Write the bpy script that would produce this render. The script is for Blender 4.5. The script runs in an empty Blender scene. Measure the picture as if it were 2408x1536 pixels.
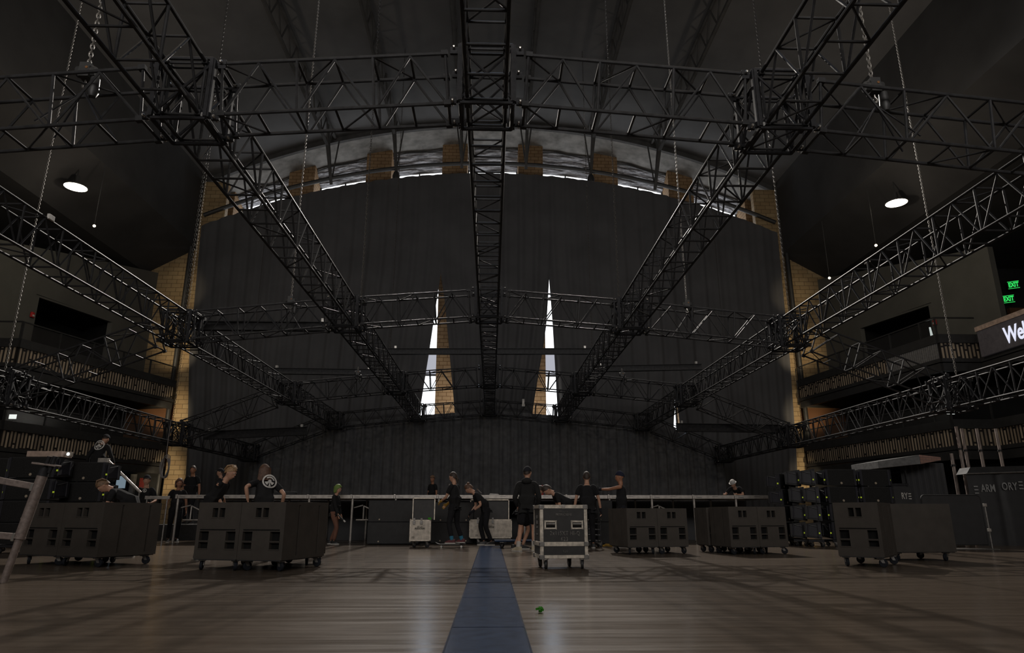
import bpy, bmesh, math, random
from mathutils import Vector, Matrix, Quaternion
random.seed(7)
SC = bpy.context.scene
COL = SC.collection
PI = math.pi
V = Vector

# ------------------------------------------------------------------ mesh builder
class MB:
    def __init__(s): s.v=[]; s.f=[]
    def add(s, vs, fs):
        o=len(s.v); s.v+=[tuple(p) for p in vs]; s.f+=[tuple(i+o for i in f) for f in fs]
        return s
    def box(s, c, d, R=None, taper=1.0):
        x,y,z=[k/2 for k in d]
        vs=[V((a*x*(taper if c_>0 else 1),b*y*(taper if c_>0 else 1),c_*z)) for a in(-1,1) for b in(-1,1) for c_ in(-1,1)]
        if R is not None: vs=[R@p for p in vs]
        vs=[p+V(c) for p in vs]
        return s.add(vs,[(0,1,3,2),(4,6,7,5),(0,4,5,1),(2,3,7,6),(0,2,6,4),(1,5,7,3)])
    def bx(s, x0,x1,y0,y1,z0,z1):
        return s.box(((x0+x1)/2,(y0+y1)/2,(z0+z1)/2),(abs(x1-x0),abs(y1-y0),abs(z1-z0)))
    def tube(s, p, q, r, n=6, r2=None, caps=True):
        p=V(p);q=V(q);d=q-p
        if d.length<1e-6: return s
        d.normalize(); a=d.orthogonal().normalized(); b=d.cross(a)
        r2=r if r2 is None else r2
        vs=[];fs=[]
        for k in range(n):
            t=2*PI*k/n; e=a*math.cos(t)+b*math.sin(t)
            vs+=[p+e*r,q+e*r2]
        for k in range(n):
            i=2*k;j=2*((k+1)%n); fs.append((i,j,j+1,i+1))
        if caps: fs+=[tuple(2*k for k in range(n))[::-1],tuple(2*k+1 for k in range(n))]
        return s.add(vs,fs)
    def path(s, pts, r, n=6, closed=False):
        pts=[V(p) for p in pts]; m=len(pts); vs=[];fs=[]
        up=None
        for i,p in enumerate(pts):
            a=pts[i-1] if (i>0 or closed) else p; b=pts[(i+1)%m] if (i<m-1 or closed) else p
            d=(b-a).normalized()
            if up is None: up=d.orthogonal().normalized()
            up=(up-d*up.dot(d)); up=up.normalized() if up.length>1e-6 else d.orthogonal().normalized()
            w=d.cross(up); rr=r[i] if isinstance(r,(list,tuple)) else r
            for k in range(n):
                t=2*PI*k/n; vs.append(p+(up*math.cos(t)+w*math.sin(t))*rr)
        for i in range(m if closed else m-1):
            for k in range(n):
                a=i*n+k;b=i*n+(k+1)%n;c=((i+1)%m)*n+(k+1)%n;d=((i+1)%m)*n+k
                fs.append((a,b,c,d))
        if not closed: fs+=[tuple(range(n))[::-1],tuple((m-1)*n+k for k in range(n))]
        return s.add(vs,fs)
    def lathe(s, prof, c=(0,0,0), n=16, axis='z'):
        vs=[];fs=[];m=len(prof)
        for k in range(n):
            t=2*PI*k/n
            for r,z in prof:
                p=(r*math.cos(t),r*math.sin(t),z)
                if axis=='x': p=(p[2],p[0],p[1])
                if axis=='y': p=(p[0],p[2],p[1])
                vs.append(V(p)+V(c))
        for k in range(n):
            for i in range(m-1):
                fs.append((k*m+i,((k+1)%n)*m+i,((k+1)%n)*m+i+1,k*m+i+1))
        return s.add(vs,fs)
    def prism(s, pts, y0, y1, f=None):
        # pts: (x,z) outline extruded from y0 to y1; f maps (x,y,z)
        n=len(pts); vs=[(x,y0,z) for x,z in pts]+[(x,y1,z) for x,z in pts]
        if f: vs=[f(p) for p in vs]
        return s.add(vs,[tuple(range(n)),tuple(range(2*n-1,n-1,-1))]+[(i,i+n,(i+1)%n+n,(i+1)%n) for i in range(n)])
    def grid(s, fn, nu, nv):
        vs=[fn(i/nu,j/nv) for j in range(nv+1) for i in range(nu+1)]
        return s.add(vs,[(j*(nu+1)+i,j*(nu+1)+i+1,(j+1)*(nu+1)+i+1,(j+1)*(nu+1)+i) for j in range(nv) for i in range(nu)])
    def sphere(s, c, r, n=10, m=6, R=None):
        r=(r,r,r) if isinstance(r,(int,float)) else r
        vs=[];fs=[]
        for j in range(m+1):
            ph=PI*j/m
            for k in range(n):
                t=2*PI*k/n
                p=V((r[0]*math.sin(ph)*math.cos(t),r[1]*math.sin(ph)*math.sin(t),r[2]*math.cos(ph)))
                if R is not None: p=R@p
                vs.append(p+V(c))
        for j in range(m):
            for k in range(n):
                fs.append((j*n+k,(j+1)*n+k,(j+1)*n+(k+1)%n,j*n+(k+1)%n))
        return s.add(vs,fs)
    def mesh(s, name, mat=None, smooth=False, fix=True):
        me=bpy.data.meshes.new(name); me.from_pydata(s.v,[],s.f); me.update()
        if fix:
            bm=bmesh.new(); bm.from_mesh(me); bmesh.ops.remove_doubles(bm,verts=bm.verts,dist=1e-5)
            bmesh.ops.recalc_face_normals(bm,faces=bm.faces); bm.to_mesh(me); bm.free()
        if mat: me.materials.append(mat)
        if smooth: smooth_by_angle(me)
        return me
    def build(s, name, mat, parent=None, smooth=False, bevel=0, label=None, fix=True):
        o=bpy.data.objects.new(name, s.mesh(name,mat,smooth,fix)); COL.objects.link(o)
        if parent is not None: o.parent=parent
        if bevel:
            b=o.modifiers.new('bevel','BEVEL'); b.width=bevel; b.segments=2; b.limit_method='ANGLE'
        if label: o['label']=label
        return o

def smooth_by_angle(me, ang=0.7):
    me.polygons.foreach_set('use_smooth',[True]*len(me.polygons))
    bm=bmesh.new(); bm.from_mesh(me)
    for e in bm.edges:
        if len(e.link_faces)==2 and e.calc_face_angle(0)>ang: e.smooth=False
    bm.to_mesh(me); bm.free()

def rz(a): return Matrix.Rotation(a,3,'Z')
def rx(a): return Matrix.Rotation(a,3,'X')
def ry(a): return Matrix.Rotation(a,3,'Y')

def tag(o,label=None,cat=None,group=None,kind=None):
    if label: o['label']=label
    if cat: o['category']=cat
    if group: o['group']=group
    if kind: o['kind']=kind
    return o
def thing(name,label,cat,loc=(0,0,0),rot=0,group=None):
    o=bpy.data.objects.new(name,None); COL.objects.link(o); o.empty_display_size=.2
    o.location=loc; o.rotation_euler=(0,0,rot)
    return tag(o,label,cat,group)
def struct(name,mb,mat,parent=None,**k):
    o=mb.build(name,mat,parent,**k)
    if parent is None: o['kind']='structure'
    return o
def copy_tree(o,parent=None):
    c=o.copy(); COL.objects.link(c)
    if parent is not None: c.parent=parent
    for ch in list(o.children): copy_tree(ch,c)
    return c
def dup(o,loc,rot,label,group=None):
    c=copy_tree(o); c.location=loc; c.rotation_euler=(0,0,rot); c['label']=label
    if group: c['group']=group
    return c

# ------------------------------------------------------------------ materials
class N:
    def __init__(s,name):
        s.m=bpy.data.materials.new(name); s.m.use_nodes=True; s.t=s.m.node_tree
        s.b=s.t.nodes['Principled BSDF']; s.out=s.t.nodes['Material Output']
    def n(s,typ,**k):
        q=s.t.nodes.new(typ)
        for a,b in k.items():
            if hasattr(q,a): setattr(q,a,b)
        return q
    def l(s,a,b): s.t.links.new(a,b)
    def coord(s,kind='Object',scale=(1,1,1),rot=(0,0,0)):
        tc=s.n('ShaderNodeTexCoord'); mp=s.n('ShaderNodeMapping')
        mp.inputs['Scale'].default_value=scale; mp.inputs['Rotation'].default_value=rot
        s.l(tc.outputs[kind],mp.inputs['Vector']); return mp.outputs['Vector']
    def noise(s,vec,scale,detail=3,rough=.55):
        q=s.n('ShaderNodeTexNoise'); q.inputs['Scale'].default_value=scale; q.inputs['Detail'].default_value=detail
        q.inputs['Roughness'].default_value=rough
        s.l(vec,q.inputs['Vector']); return q.outputs['Fac']
    def ramp(s,fac,stops):
        q=s.n('ShaderNodeValToRGB'); e=q.color_ramp.elements
        while len(e)<len(stops): e.new(.5)
        for i,(p,c) in enumerate(stops):
            e[i].position=p; e[i].color=(*c,1) if len(c)==3 else c
        s.l(fac,q.inputs['Fac']); return q.outputs['Color']
    def bump(s,h,strength=.3,dist=.01):
        q=s.n('ShaderNodeBump'); q.inputs['Strength'].default_value=strength; q.inputs['Distance'].default_value=dist
        s.l(h,q.inputs['Height']); s.l(q.outputs['Normal'],s.b.inputs['Normal'])
    def mix(s,fac,a,b,mode='MIX'):
        q=s.n('ShaderNodeMix',data_type='RGBA',blend_type=mode)
        if isinstance(fac,(int,float)): q.inputs[0].default_value=fac
        else: s.l(fac,q.inputs[0])
        for i,x in ((6,a),(7,b)):
            if isinstance(x,tuple): q.inputs[i].default_value=(*x,1)
            else: s.l(x,q.inputs[i])
        return q.outputs[2]

def mat(name,col,rough=.6,metal=0,spec=.5,var=.25,scale=6,bump=0,emit=None,es=0):
    k=N(name); b=k.b
    b.inputs['Roughness'].default_value=rough; b.inputs['Metallic'].default_value=metal
    b.inputs['Specular IOR Level'].default_value=spec
    vec=k.coord()
    f=k.noise(vec,scale)
    lo=tuple(c*(1-var) for c in col); hi=tuple(min(1,c*(1+var)) for c in col)
    k.l(k.ramp(f,[(.3,lo),(.7,hi)]),b.inputs['Base Color'])
    if bump: k.bump(k.noise(vec,scale*12,2),bump,.005)
    if emit:
        b.inputs['Emission Color'].default_value=(*emit,1); b.inputs['Emission Strength'].default_value=es
    return k.m

def brick_mat(name,c1,c2,mortar,bw,bh,rough=.85,msize=.012,face='XZ',bias=0,off=.5):
    k=N(name); tc=k.n('ShaderNodeTexCoord'); sp=k.n('ShaderNodeSeparateXYZ'); k.l(tc.outputs['Object'],sp.inputs[0])
    cb=k.n('ShaderNodeCombineXYZ')
    k.l(sp.outputs[face[0]],cb.inputs[0]); k.l(sp.outputs[face[1]],cb.inputs[1])
    q=k.n('ShaderNodeTexBrick'); q.inputs['Scale'].default_value=1
    q.offset=off
    q.inputs['Brick Width'].default_value=bw; q.inputs['Row Height'].default_value=bh; q.inputs['Mortar Size'].default_value=msize
    q.inputs['Bias'].default_value=bias
    q.inputs['Color1'].default_value=(*c1,1); q.inputs['Color2'].default_value=(*c2,1); q.inputs['Mortar'].default_value=(*mortar,1)
    k.l(cb.outputs[0],q.inputs['Vector'])
    nz=k.noise(k.coord(),.9,4)
    col=k.mix(.55,q.outputs['Color'],k.ramp(nz,[(.3,(.45,.45,.45)),(.7,(1,1,1))]),'MULTIPLY')
    k.l(col,k.b.inputs['Base Color']); k.b.inputs['Roughness'].default_value=rough
    k.b.inputs['Specular IOR Level'].default_value=.2
    k.bump(q.outputs['Fac'],-.4,.01)
    return k.m

def emis(name,col,st):
    k=N(name); e=k.n('ShaderNodeEmission'); e.inputs['Color'].default_value=(*col,1); e.inputs['Strength'].default_value=st
    k.l(e.outputs[0],k.out.inputs['Surface']); return k.m

M={}
def concrete_floor():
    k=N('polished_concrete'); vec=k.coord()
    st=k.coord(scale=(.35,6,1))
    n1=k.noise(vec,.25,4); n2=k.noise(st,1.3,5,.65); n3=k.noise(vec,7,4)
    c=k.ramp(n1,[(.3,(.088,.068,.052)),(.7,(.122,.097,.076))])
    c=k.mix(.6,c,k.ramp(n2,[(.32,(.62,.62,.62)),(.68,(1.0,1.0,1.0))]),'MULTIPLY')
    c=k.mix(.3,c,k.ramp(n3,[(.35,(.6,.6,.6)),(.6,(1,1,1))]),'MULTIPLY')
    k.l(c,k.b.inputs['Base Color'])
    r=k.ramp(n2,[(.3,(.17,.17,.17)),(.7,(.27,.27,.27))]); k.l(r,k.b.inputs['Roughness'])
    k.b.inputs['Specular IOR Level'].default_value=.5; k.b.inputs['IOR'].default_value=1.14
    k.bump(n2,.03,.01)
    return k.m
def cloth(name,col,rough=.95):
    return mat(name,col,rough,spec=.15,var=.2,scale=3)
M['floor']=concrete_floor()
M['truss']=mat('black_painted_truss_metal',(.026,.026,.028),.58,.0,.25,.35,9)
M['hinge']=mat('scuffed_dark_steel',(.024,.024,.027),.6,.1,.25,.3,14)
M['bolt']=mat('bright_zinc',(.55,.53,.5),.3,1,.5,.2,10)
M['chain']=mat('galvanised_chain',(.22,.205,.185),.55,.3,.5,.2,30)
M['hoist']=mat('black_hoist_casing',(.03,.03,.03),.5)
M['orange']=mat('dull_orange_plastic',(.22,.09,.02),.6)
M['chaindull']=mat('dark_oily_chain',(.06,.055,.05),.6,.2,.3,.2,30)
M['curtain']=mat('black_velour_curtain',(.084,.084,.088),1,0,.05,.12,.6)
M['ceil']=mat('black_roof_deck',(.13,.13,.132),.9,0,.1,.15,.5)
M['beam']=mat('black_roof_steel',(.075,.074,.073),.8,0,.2,.2,2)
M['dark']=mat('dark_paint_and_shade',(.03,.03,.03),.9,0,.1,.2,1)
M['grey']=mat('dark_grey_wall_paint',(.105,.103,.092),.9,0,.15,.1,.8)
M['concrete']=mat('grey_arch_plaster',(.2,.195,.185),.9,0,.1,.3,1.6,.3)
M['brick']=brick_mat('tan_glazed_brick',(.42,.31,.17),(.36,.25,.13),(.16,.11,.06),.58,.26,.6,.014)
M['pier']=brick_mat('brown_brick_pier',(.34,.225,.125),(.29,.185,.10),(.13,.07,.03),.5,.24,.8,.016)
M['pierside']=M['pier']
M['orangewall']=mat('orange_light_tint_and_door',(.19,.095,.05),.9,0,.1,.15,.7)  # orange light on the lower flank put into the colour; also the door
M['fascia']=None
M['black']=mat('satin_black_trim',(.03,.03,.03),.5,0,.4,.2,4)
M['sub']=mat('dark_taupe_textured_paint',(.062,.054,.047),.62,0,.35,.12,5,.25)
M['subdark']=mat('black_port_mesh',(.012,.012,.012),.8,0,.1)
M['rubber']=mat('black_rubber',(.02,.02,.022),.6)
M['bluewheel']=mat('blue_black_wheel',(.016,.018,.024),.75,0,.2)
M['steel']=mat('worn_steel',(.22,.21,.2),.4,.7,.5,.25,20)
M['alu']=mat('weathered_aluminium',(.42,.39,.36),.42,.45,.5,.25,8)
M['aluedge']=mat('scuffed_aluminium_edge',(.60,.54,.46),.5,.25,.5,.35,14)
M['deck']=mat('black_stage_ply',(.03,.03,.03),.7)
M['lam']=mat('black_laminate_panel',(.033,.032,.032),.5,0,.4,.2,9,.1)
M['stencil']=mat('faded_white_stencil',(.17,.165,.155),.9,0,.1,.5,22)
M['darkstencil']=mat('dark_stencil_paint',(.05,.045,.04),.9)
M['silver']=mat('brushed_aluminium_panel',(.47,.42,.36),.5,.25,.5,.3,9,.1)
M['array']=mat('black_array_paint',(.022,.022,.023),.6,0,.35,.2,7,.2)
M['grille']=mat('black_speaker_grille',(.017,.017,.017),.8,0,.2,.3,60)
M['arrayend']=mat('grey_blue_end_plate',(.02,.02,.027),.55,.1,.5,.2,9)
M['green']=mat('yellow_green_clip',(.35,.45,.03),.5,emit=(.6,.75,.05),es=.25)
M['badge']=mat('pale_round_badge',(.4,.33,.25),.5)
M['mat']=mat('dark_rubber_mat',(.022,.036,.070),.2,0,.5,.25,9,.15)
M['mat'].node_tree.nodes['Principled BSDF'].inputs['IOR'].default_value=1.12
M['vinyl']=mat('black_vinyl_banner',(.03,.03,.032),.6,0,.5,.15,4)
M['white']=mat('off_white_print',(.55,.53,.5),.8)
M['greyprint']=mat('grey_print',(.3,.3,.3),.8)
M['redbrick']=brick_mat('salmon_brick_panel',(.5,.3,.25),(.42,.25,.2),(.28,.2,.18),.22,.07,.9,.008)
M['greybrick']=mat('grey_stone_slab',(.16,.16,.16),.9,0,.1,.2,9)
M['pole']=mat('grey_pink_pole_paint',(.34,.28,.25),.5,.2,.5,.2,12)
M['barrier']=mat('chipped_grey_tube_paint',(.27,.22,.2),.5,.2,.5,.25,26,.1)
M['red']=mat('red_plastic',(.5,.03,.03),.5)
M['dullred']=mat('dull_red_paint',(.22,.03,.025),.8)
M['cardboard']=mat('tan_cardboard',(.45,.34,.28),.9)
M['greentape']=mat('green_tape_scrap',(.05,.32,.02),.6)
M['cable']=mat('grey_rope',(.2,.18,.17),.8)
M['glassrail']=mat('smoked_rail_glass',(.05,.05,.05),.2,0,.5)
M['glassrail'].node_tree.nodes['Principled BSDF'].inputs['Alpha'].default_value=.25
M['rail']=mat('black_rail_metal',(.04,.04,.04),.4,.3)
M['shade']=None
def fascia():
    # balcony front: rows of tall pale slats in dark frames, shorter blocks between them
    k=N('geometric_balcony_front'); tc=k.n('ShaderNodeTexCoord'); sp=k.n('ShaderNodeSeparateXYZ'); k.l(tc.outputs['Object'],sp.inputs[0])
    cb=k.n('ShaderNodeCombineXYZ'); k.l(sp.outputs['Z'],cb.inputs[0]); k.l(sp.outputs['X'],cb.inputs[1])
    q=k.n('ShaderNodeTexBrick'); q.inputs['Scale'].default_value=1; q.offset=.23; q.offset_frequency=3; q.squash=.7; q.squash_frequency=4
    q.inputs['Brick Width'].default_value=.86; q.inputs['Row Height'].default_value=.17; q.inputs['Mortar Size'].default_value=.042
    q.inputs['Mortar Smooth'].default_value=.1; q.inputs['Bias'].default_value=-.1
    q.inputs['Color1'].default_value=(.52,.42,.30,1); q.inputs['Color2'].default_value=(.24,.19,.135,1); q.inputs['Mortar'].default_value=(.018,.015,.013,1)
    k.l(cb.outputs[0],q.inputs['Vector']); k.l(q.outputs['Color'],k.b.inputs['Base Color']); k.b.inputs['Roughness'].default_value=.55
    return k.m
M['fascia']=fascia()
def shade():
    k=N('rippled_black_window_sheeting'); n=k.noise(k.coord(scale=(.5,4,4)),2.2,5,.7)
    k.l(k.ramp(n,[(.36,(.06,.06,.066)),(.5,(.22,.22,.235)),(.64,(.55,.56,.6))]),k.b.inputs['Base Color'])
    k.b.inputs['Roughness'].default_value=.6; k.bump(n,.8,.05); return k.m
M['shade']=shade()
M['sky']=emis('daylight_through_glass',(.93,.96,1.0),2.2)
M['frost']=emis('frosted_glass_daylight',(.86,.88,1.0),.5)
M['lamp']=emis('warm_high_bay_lamp',(1.0,.9,.68),14.0)
M['lampsmall']=emis('small_warm_bulb',(1.0,.85,.6),5.0)
M['exit']=emis('green_exit_letters',(.03,.75,.12),1.1)
M['led']=emis('led_screen_letters',(.82,.84,1.0),.95)
M['ledbg']=mat('led_screen_tiles',(.075,.068,.072),.6,emit=(.3,.26,.28),es=.03)
M['skin']=mat('light_skin',(.50,.28,.19),.55,0,.4,.1,12)
M['skintan']=mat('tanned_skin',(.36,.17,.10),.5,0,.4,.1,12)
M['tee']=cloth('black_cotton',(.018,.018,.019))
M['hoodie']=cloth('black_fleece',(.022,.022,.022))
M['trouser']=cloth('black_work_trousers',(.016,.016,.018))
M['brown']=cloth('brown_work_trousers',(.17,.085,.06))
M['hairdark']=mat('dark_brown_hair',(.035,.022,.016),.6,var=.5,scale=40)
M['hairbrown']=mat('brown_hair',(.10,.05,.03),.6,var=.5,scale=40)
M['hairginger']=mat('light_brown_hair',(.17,.10,.055),.6,var=.5,scale=40)
M['hairblond']=mat('blond_hair',(.30,.18,.09),.6,var=.4,scale=40)
M['hairgreen']=mat('green_dyed_hair',(.13,.21,.035),.6,var=.5,scale=40)
M['capblack']=cloth('black_cap',(.02,.02,.024))
M['capnavy']=cloth('navy_bandana',(.02,.022,.04))
M['captan']=cloth('tan_cap',(.22,.13,.08))
M['sneaker']=mat('cream_sneaker',(.52,.45,.33),.7)
M['shoe']=mat('black_shoe',(.015,.015,.016),.5)
M['sole']=mat('white_sole',(.5,.48,.45),.7)
M['redshoe']=mat('maroon_shoe',(.12,.03,.035),.7)
M['sock']=cloth('white_sock',(.5,.47,.43))
M['bluesock']=cloth('blue_patterned_sock',(.04,.18,.28))
M['glove']=cloth('yellow_work_glove',(.40,.24,.05))
M['glovedark']=cloth('dark_work_glove',(.02,.02,.025))
M['eye']=mat('eye_white',(.5,.48,.45),.3)
M['lip']=mat('lip',(.25,.1,.08),.5)

# ------------------------------------------------------------------ camera
cam=bpy.data.cameras.new('camera'); co=bpy.data.objects.new('camera',cam); COL.objects.link(co); SC.camera=co
co.location=(0,0,.77)
cam.sensor_fit='HORIZONTAL'; cam.sensor_width=36; cam.lens=1580/2408*36
cam.clip_end=300; cam.clip_start=.05
_th=math.radians(15.6288); _psi=math.radians(1.7456)
co.rotation_euler=(PI/2+_th,0,-_psi)
SC.view_settings.view_transform='Standard'; SC.view_settings.look='None'
SC.view_settings.exposure=0; SC.view_settings.gamma=1; SC.view_settings.use_curve_mapping=False
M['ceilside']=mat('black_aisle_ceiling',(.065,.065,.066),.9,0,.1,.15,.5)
M['dullsteel']=mat('dull_link_steel',(.10,.10,.10),.5,.4,.4,.2,9)
M['backdrop']=cloth('charcoal_backdrop_cloth',(.125,.125,.13))
# ================================================================== THE HALL
YW=38.5                       # plane of the wall round the stage opening
def arc_z(x,c,r): return c+math.sqrt(max(r*r-x*x,0))

# floor
g=MB(); g.grid(lambda u,v:(-34+68*u,-14+60*v,0),8,8); struct('floor',g,M['floor'])

# barrel roof over the middle of the hall, black
g=MB(); g.grid(lambda u,v:(-17.9+35.8*u,9+29.8*v,arc_z(-17.9+35.8*u,-14,39.35)),32,6); struct('ceiling',g,M['ceil'],smooth=True)
# sloping low ceilings over the side aisles and the upright drop between
for s,nm in((-1,'left'),(1,'right')):
    g=MB()
    g.add([(s*17.9,9,16.3),(s*17.9,YW+.3,16.3),(s*20.7,YW+.3,14.68),(s*20.7,9,14.68)],[(0,1,2,3)]); g.add([(s*20.7,9,14.68),(s*20.7,YW+.3,14.68),(s*32,YW+.3,13.6),(s*32,9,13.6)],[(0,1,2,3)])
    g.add([(s*17.9,9,16.3),(s*17.9,YW+.3,16.3),(s*17.9,YW+.3,21.2),(s*17.9,9,21.2)],[(0,1,2,3)])
    struct('ceiling_'+nm,g,M['ceilside'])
# plaster arch soffit above the windows
g=MB()
NA=40
def sof(u,v): x=-19+38*u; return (x,38.6+3.9*v,arc_z(x,-14,38.95))
g.grid(sof,NA,4)
struct('trim_1',g,M['concrete'],smooth=True)
g=MB()
g.grid(lambda u,v:(-17.9+35.8*u,38.55,arc_z(-17.9+35.8*u,-14,38.95+.5*v)),NA,1)
g.grid(lambda u,v:(-17.9+35.8*u,38.35+.25*v,arc_z(-17.9+35.8*u,-14,38.93)),NA,1)
struct('trim_2',g,M['beam'],smooth=True)
# outer end wall behind the piers (black above the windows / below the sills)
g=MB(); g.bx(-21,21,42.3,42.6,-.2,2.2)
struct('wall_back',g,M['dark'])

# brick flank walls beside the opening, lower part coloured for orange light and balcony shade, and the pale jamb strip
for s,nm in((-1,'left'),(1,'right')):
    g=MB()
    pts=[(s*17.95,6.75),(s*17.95,16.3),(s*20.6,14.76),(s*20.1,9.2),(s*20.0,6.75)]
    g.prism(pts,YW,YW+.4); struct('wall_flank_'+nm,g,M['brick'])
    g=MB(); g.bx(s*17.95,s*21.6,YW,YW+.4,0,3.2); struct('wall_flank_base_'+nm,g,M['dark'])  # shade under the lower balcony put into the wall colour
    g=MB(); g.bx(s*17.95,s*21.6,YW,YW+.4,3.2,6.75); struct('wall_flank_lower_'+nm,g,M['orangewall'])  # orange light on the wall put into its colour
    g=MB(); g.bx(s*16.4,s*17.86,YW-.3,YW+.1,0,20.6); struct('trim_%d'%(5 if s<0 else 6),g,M['brick'])
    g=MB(); g.tube((s*18.04,YW-.5,0),(s*18.04,YW-.5,16.2),.13,10); struct('trim_%d'%(3 if s<0 else 4),g,M['black'],smooth=True)

# brick piers of the end wall and the windows between them
PX=[-17.7,-12.65,-7.63,-2.6,2.48,7.5,12.55,17.6]
for i,x in enumerate(PX):
    g=MB(); g.bx(x-.83,x+.83,40.5,42.4,0,arc_z(abs(x)-.8,-14,38.95)+.05)
    struct('trim_%d'%(10+i),g,M['pier'])
def clear_top(x): return .77+(arc_z(x*38/42,-21.4,42.78)-.77)*42/38+.2
for i in range(7):
    x0=PX[i]+.83; x1=PX[i+1]-.83
    w=MB(); w.grid(lambda u,v:(x0+(x1-x0)*u,42.2,2+(clear_top(x0+(x1-x0)*u)-2)*v),4,1)
    wo=struct('window_%d'%(i+1),w,M['sky'])
    f=MB()
    for xx in(x0+.04,(x0+x1)/2,x1-.04): f.bx(xx-.04,xx+.04,42.05,42.2,2,clear_top(xx))
    for zz in(5.5,9.3,10.75,14.5,17): f.bx(x0,x1,42.05,42.2,zz-.05,zz+.05)
    f.build('window_frame',M['black'],wo)
    p=MB(); p.bx(x0,x1,42.12,42.16,9.3,10.75); p.build('frosted_pane',M['frost'],wo)
    # sheeting over the top of the window, leaning in from the glass to the soffit
    s=MB()
    def sh(u,v):
        x=x0+(x1-x0)*u; zb=clear_top(x); zt=arc_z(x,-14,38.95)-.12
        return (x,42.14-1.2*v+.05*math.sin(v*22+math.sin(u*7)*1.3)+.03*math.sin(v*47+u*9),zb+(zt-zb)*v)
    s.grid(sh,24,26); s.build('window_sheeting',M['shade'],wo,smooth=True)
    b=MB(); b.path([sh(u/12,.97) for u in range(13)],.06,6); b.build('sheeting_rail',M['black'],wo)

# curved steel pipe along the arch in front of the windows + curtain track lights of the opening
g=MB(); g.path([(x,38.1,arc_z(x,-20.47,42.59)) for x in [-17.6+35.2*i/40 for i in range(41)]],.13,8)
tag(g.build('curtain_pipe',M['black'],smooth=True),'long black curved pipe crossing the lit brick piers above the curtain','pipe')

# roof girders running towards the end wall
GX=[-10.1,-6.1,-2.0,2.05,6.15,10.2]
sidew=['farthest left, ending near the second brick pier', 'second from left, beside the third brick pier', 'just left of the central truss run', 'just right of the central truss run', 'second from right, beside the sixth brick pier', 'farthest right, ending near the seventh brick pier']
for i,x in enumerate(GX):
    zt=arc_z(x,-14,39.2); t=thing('roof_girder','black lattice roof girder '+sidew[i],'girder',(x,0,0),group='lattice girders under the roof')
    g=MB(); g.tube((0,12,zt),(0,38.3,zt),.09,6); g.build('top_chord',M['beam'],t)
    g=MB(); g.tube((0,12,zt-1.5),(0,36.6,zt-1.5),.1,6); g.tube((0,36.6,zt-1.5),(0,38.25,zt-3.3),.1,6); g.tube((0,36.4,zt-.2),(0,38.25,zt-3.3),.08,6); g.build('bottom_chord',M['beam'],t)
    g=MB()
    for k in range(16):
        y=12+1.6*k
        g.tube((0,y,zt),(0,y+.8,zt-1.5),.045,5,caps=False); g.tube((0,y+.8,zt-1.5),(0,y+1.6,zt),.045,5,caps=False)
    g.tube((-.35,38,zt-.4),(0,38.2,zt-3.2),.05,5); g.tube((.35,38,zt-.4),(0,38.2,zt-3.2),.05,5)
    g.build('lattice',M['beam'],t)
    if i in(1,4):
        g=MB(); g.lathe([(0,-.35),(.2,-.33),(.24,-.1),(.16,.15),(.05,.3),(.05,.9)],(0,38.2,zt-3.45),12); g.build('hanging_speaker',M['black'],t,smooth=True)

# ------------------------------------------------------------------ black curtain with two parted gaps and a slit
def top_z(x): return arc_z(x,-21.4,42.78)
def fold(x,z): 
    a=.10+.05*math.sin(x*.7)
    return a*math.sin(x*6.3+.35*math.sin(z*.25+x))+.05*math.sin(x*13.1+1.0)+.03*math.sin(x*2.1+z*.12)
def lin(pts):
    pts=sorted(pts)
    def f(z):
        if z<=pts[0][0]: return pts[0][1]
        for (a,b),(c,d) in zip(pts,pts[1:]):
            if z<=c: return b+(d-b)*(z-a)/(c-a)
        return pts[-1][1]
    return f
gLl=lin([(1,-4.75),(6.81,-4.0),(10,-3.62),(13.15,-3.28),(14.62,-3.11),(17,-3.0)]); gLr=lin([(1,-1.6),(6.81,-2.13),(13.15,-2.85),(14.62,-3.12),(17,-3.25)])
gRl=lin([(1,1.7),(6.84,2.39),(10,2.95),(11.63,3.2),(14.56,3.40),(17,3.5)]); gRr=lin([(1,4.0),(6.84,3.75),(11.63,3.56),(14.56,3.38),(17,3.3)])
sLl=lin([(1,10.8),(5.35,10.8),(5.5,10.32),(5.66,10.32),(7.99,10.57),(9.5,10.7)]); sLr=lin([(1,10.5),(5.35,10.5),(5.5,10.72),(5.66,10.72),(7.99,10.56),(9.5,10.45)])
eL=lin([(0,-16.55),(4,-16.78),(9.5,-17.36),(18,-17.66)]); eR=lin([(0,16.9),(4,17.2),(9.5,17.45),(18,17.6)])
cur=[(eL,gLl,'wide black velour drape from the left brick jamb to the first bright gap'),
     (gLr,gRl,'black velour drape hanging between the two bright curtain gaps'),
     (gRr,sLl,'black velour drape between the right bright gap and the narrow slit'),
     (sLr,eR,'black velour drape from the narrow slit to the right brick jamb')]
for a,b,lab in cur:
    g=MB()
    w=abs(b(20)-a(20)); nu=int(w*14)
    def fn(u,v):
        xt=a(30)+(b(30)-a(30))*u; zt=top_z(xt); z=.3+(zt-.3)*v
        x=a(z)+(b(z)-a(z))*u
        return (x,38.0+fold(xt,z)*(.35+.65*(1-v)),z)
    g.grid(fn,nu,30)
    tag(g.build('stage_curtain',M['curtain'],smooth=False,fix=False),lab,'curtain','black drapes across the stage opening')
    for p in COL.objects[-1].data.polygons: p.use_smooth=True
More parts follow.
